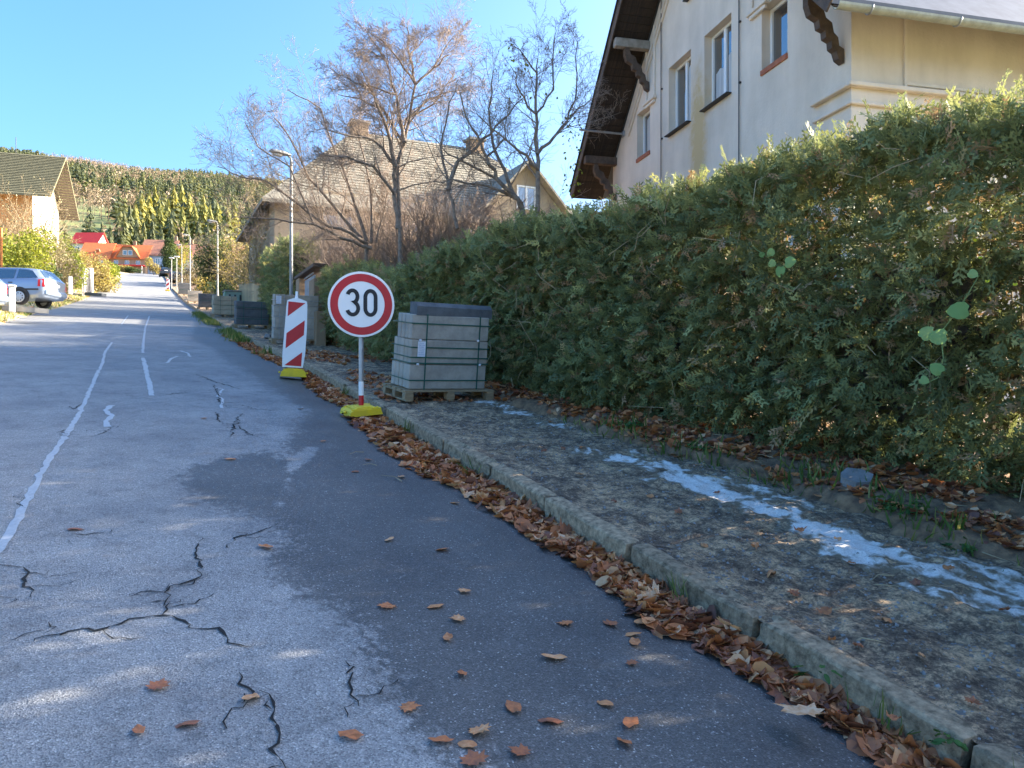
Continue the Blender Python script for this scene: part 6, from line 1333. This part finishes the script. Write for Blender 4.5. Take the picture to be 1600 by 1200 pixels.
# the rest of the drift and the litter under the hedge
LT = []
for o_, c in ((MAPLE[::2], .5), (OVAL[::2], -.7), (OVAL[::2], .9)):
    v = np.array([(0, 0, 0)] + [(x, y, c * (x * x + y * y)) for x, y in o_]); n_ = len(o_); LT.append((v, np.array([(0, 1 + i, 1 + (i + 1) % n_) for i in range(n_)])))
def litter(name, x, y, z, s, tn, tilt, seed):
    rg_ = np.random.default_rng(seed); n = len(x); ax = np.column_stack([rg_.normal(0, 1, n), rg_.normal(0, 1, n), rg_.normal(0, tilt, n)]); V, F, Tn = scatter(LT, np.column_stack([x, y, z]), ax, s, tn, rg_, spin=rg_.normal(0, tilt, n)); tag(obj(name, mesh_np(name, V, F, M_deadleaf, tone=Tn)), kind='stuff')
n = 9500; y = .6 + rng.uniform(0, 1, n) ** 1.25 * 25; wd = np.array([drift_w(q) for q in y]); q = rng.beta(1., 1.55, n); x = K - .015 - q * wd; h = .03 * (1 - q) ** 1.1 * rng.uniform(0, 1, n) - .05 * np.clip((x - 2.0) / .55, 0, 1)
litter('leaf_drift', x, y, prof(y) + .012 + h, rng.uniform(.055, .14, n), np.clip(rng.beta(1.9, 1.6, n), .05, 1), .36, 1)
n = 8000; y = 1.5 + rng.uniform(0, 1, n) ** 1.2 * 19; x = np.interp(y, SOIL_Y, SOIL_X) + .06 + rng.beta(1.3, 1.6, n) * 1.0; sel = fbm(x * 1.6, y * .9, 63) > .30; x, y = x[sel], y[sel]
litter('leaf_litter', x, y, zsoil(x, y) + .015, rng.uniform(.045, .11, len(x)), np.clip(rng.beta(2.2, 1.8, len(x)), .05, 1), .4, 2)
n = 2200; y = 9.5 + rng.uniform(0, 1, n) * 8.5; x = rng.uniform(2.8, 4.6, n); sel = fbm(x * 1.2, y * .8, 64) > .52; x, y = x[sel], y[sel]
litter('leaf_litter', x, y, zpav(x, y) + .015, rng.uniform(.05, .11, len(x)), np.clip(rng.beta(2.2, 1.8, len(x)), .05, 1), .4, 3)
n = 1500; y = rng.uniform(24, 90, n); x = np.interp(y, EDGE_Y, EDGE_X) - rng.uniform(-.1, 3.5, n); litter('leaf_litter', x, y, zverge(x, y) + .02, rng.uniform(.06, .12, n), np.clip(rng.beta(3, 1.2, n), .2, 1), .4, 4)
# crumbs of grit and twigs on the road and the dirt
n = 11000; gy = 1.2 + rng.uniform(0, 1, n) ** 1.6 * 12; gx = np.where(rng.uniform(0, 1, n) < .85, rng.uniform(K + .05, 4.7, n), rng.uniform(-1.2, K, n)); onp = gx > K; gz = np.where(onp, zpav(gx, gy), prof(gy) + .001); s = np.where(onp, rng.uniform(.003, .008, n) + .022 * rng.uniform(0, 1, n) ** 6, rng.uniform(.002, .006, n))
OCT = (np.array([(1, 0, 0), (-1, 0, 0), (0, 1, 0), (0, -1, 0), (0, 0, .7), (0, 0, -.7)], float), np.array([(0, 2, 4), (2, 1, 4), (1, 3, 4), (3, 0, 4), (2, 0, 5), (1, 2, 5), (3, 1, 5), (0, 3, 5)]))
v, f, _ = inst(OCT[0], OCT[1], np.column_stack([gx, gy, gz]), rot_from(rng.normal(0, 1, (n, 3)), rng.uniform(0, 6, n), rng), s * .6); tag(obj('grit', mesh_np('grit', v, f, M_stone)), kind='stuff')
m = MB()
for k in range(60):
    y = 1.4 + rng.uniform(0, 1) ** 1.3 * 9; x = rng.uniform(K + .2, 5.2) if k % 12 else rng.uniform(.8, K - .3); z = (float(zpav(np.array(x), np.array(y))) if x < 4.4 else float(zsoil(np.array(x), np.array(y)))) if x > K else G(y); a = rng.uniform(0, 6.28); L = rng.uniform(.05, .28); m.tube([(x, y, z + .012), (x + L * .5 * math.cos(a), y + L * .5 * math.sin(a), z + .02 + L * .5 * math.sin(a) * .13), (x + L * math.cos(a + .3), y + L * math.sin(a + .3), z + .012 + L * math.sin(a + .3) * .13)], [.004, .003, .0015], 4, False)
tag(m.build('twig_litter', M_tantwig), kind='stuff')
def grass(name, x, y, z, h, seed, mat=M_grass, tb=0, w_=.06):
    rg_ = np.random.default_rng(seed); n = len(x); bl = (np.array([(0, -w_, 0), (0, w_, 0), (.5, w_ * .8, .06), (.5, -w_ * .8, .06), (1, 0, .3)]) * 1.0, np.array([(0, 1, 2, 3), (3, 2, 4, 4)])); bl = (bl[0], np.array([(0, 1, 2), (0, 2, 3), (3, 2, 4)]))
    V, F, Tn = scatter([bl], np.column_stack([x, y, z]), rg_.normal(0, .38, (n, 3)) + np.array([0, 0, 1.]), h, np.clip(rg_.beta(2, 2, n) + tb, 0, 1), rg_); tag(obj(name, mesh_np(name, V, F, mat, tone=Tn)), kind='stuff')
cs_ = [GP(*p, .2) for p in [(1155, 738), (1270, 745), (1235, 750), (1000, 690), (980, 675), (1100, 712), (1440, 820), (1040, 700), (860, 650), (1530, 870), (1380, 790), (930, 668)]]
x = np.concatenate([rng.normal(c[0] + .1, .13, 60) for c in cs_]); y = np.concatenate([rng.normal(c[1], .16, 60) for c in cs_]); grass('grass', x, y, zsoil(x, y), rng.uniform(.06, .17, len(x)), 5)
x = np.concatenate([rng.normal(K - .06, .035, 16) for _ in range(6)]); y = np.concatenate([rng.normal(c, .05, 16) for c in (3.35, 1.5, 6.2, 8.1, 11.0, 2.05)]); grass('grass', x, y, prof(y) + .02, rng.uniform(.06, .2, len(x)), 6, tb=-.05, w_=.022)
n = 5200; y = rng.uniform(18, 48, n); x = K - .05 - np.abs(rng.normal(0, .22, n)); sel = fbm(y * .45, y * 0, 66) > .45; x, y = x[sel], y[sel]; grass('grass', x, y, prof(y) + .01, rng.uniform(.08, .22, len(x)), 7, tb=.15)
n = 9000; y = rng.uniform(24, 120, n); d = rng.uniform(0, 1, n) ** 1.4 * 4; x = np.interp(y, EDGE_Y, EDGE_X) - .1 - d; sel = fbm(x * .6, y * .25, 67) > .36; x, y = x[sel], y[sel]; grass('grass', x, y, zverge(x, y), rng.uniform(.08, .25, len(x)), 8, tb=.35, w_=.09)
# broad leaved weeds on the soil bank and at the kerb foot
WL = [leaf_mesh(OVAL, 'leaf', M_weed, -.6, 600 + s, .2 + .3 * s) for s in range(3)]
def weed(label, x, y, z, n, r, group):
    t = thing('weed', label, 'plant', (x, y, z), 0, group)
    for k in range(n):
        a = random.uniform(0, 6.28); e = random.uniform(.15, .9); d = r * random.uniform(.3, 1); o = obj('leaf', WL[k % 3], t, (d * math.cos(a), d * math.sin(a), .02 + d * e * .8)); s = random.uniform(.03, .06) * (r / .12) ** .5; o.scale = (s, s * 1.3, s); o.rotation_euler = (R(random.uniform(-35, 10)), R(random.uniform(-25, 25)), a - R(90))
for i, (px, py, n_, r_, lab) in enumerate([(1410, 800, 34, .17, 'spreading low green weed on the soil bank below the right part of the hedge'), (1580, 868, 30, .15, 'leafy green weed at the right edge beside the snow'), (1095, 700, 16, .12, 'small green weed on the bank near the white stone'), (985, 668, 22, .15, 'green weed on the bank at the middle of the hedge foot'), (1500, 835, 18, .12, 'small weed between the two larger weeds on the right'), (1330, 790, 16, .1, 'low weed just below the broken stone slab')]):
    x, y = GP(px, py, .22); weed(lab, x, y, float(zsoil(np.array(x), np.array(y))), n_, r_, 'weeds on the soil bank')
for px, py, n_, r_, lab in [(1280, 1065, 7, .09, 'green leafy sprout in the leaf drift by the bottom right kerb'), (1480, 1170, 9, .07, 'small bright green weed in the lower right corner at the kerb')]:
    x, y = GP(px, py, .08); weed(lab, x, y, G(y) + .07, n_, r_, 'green sprouts in the leaf drift')
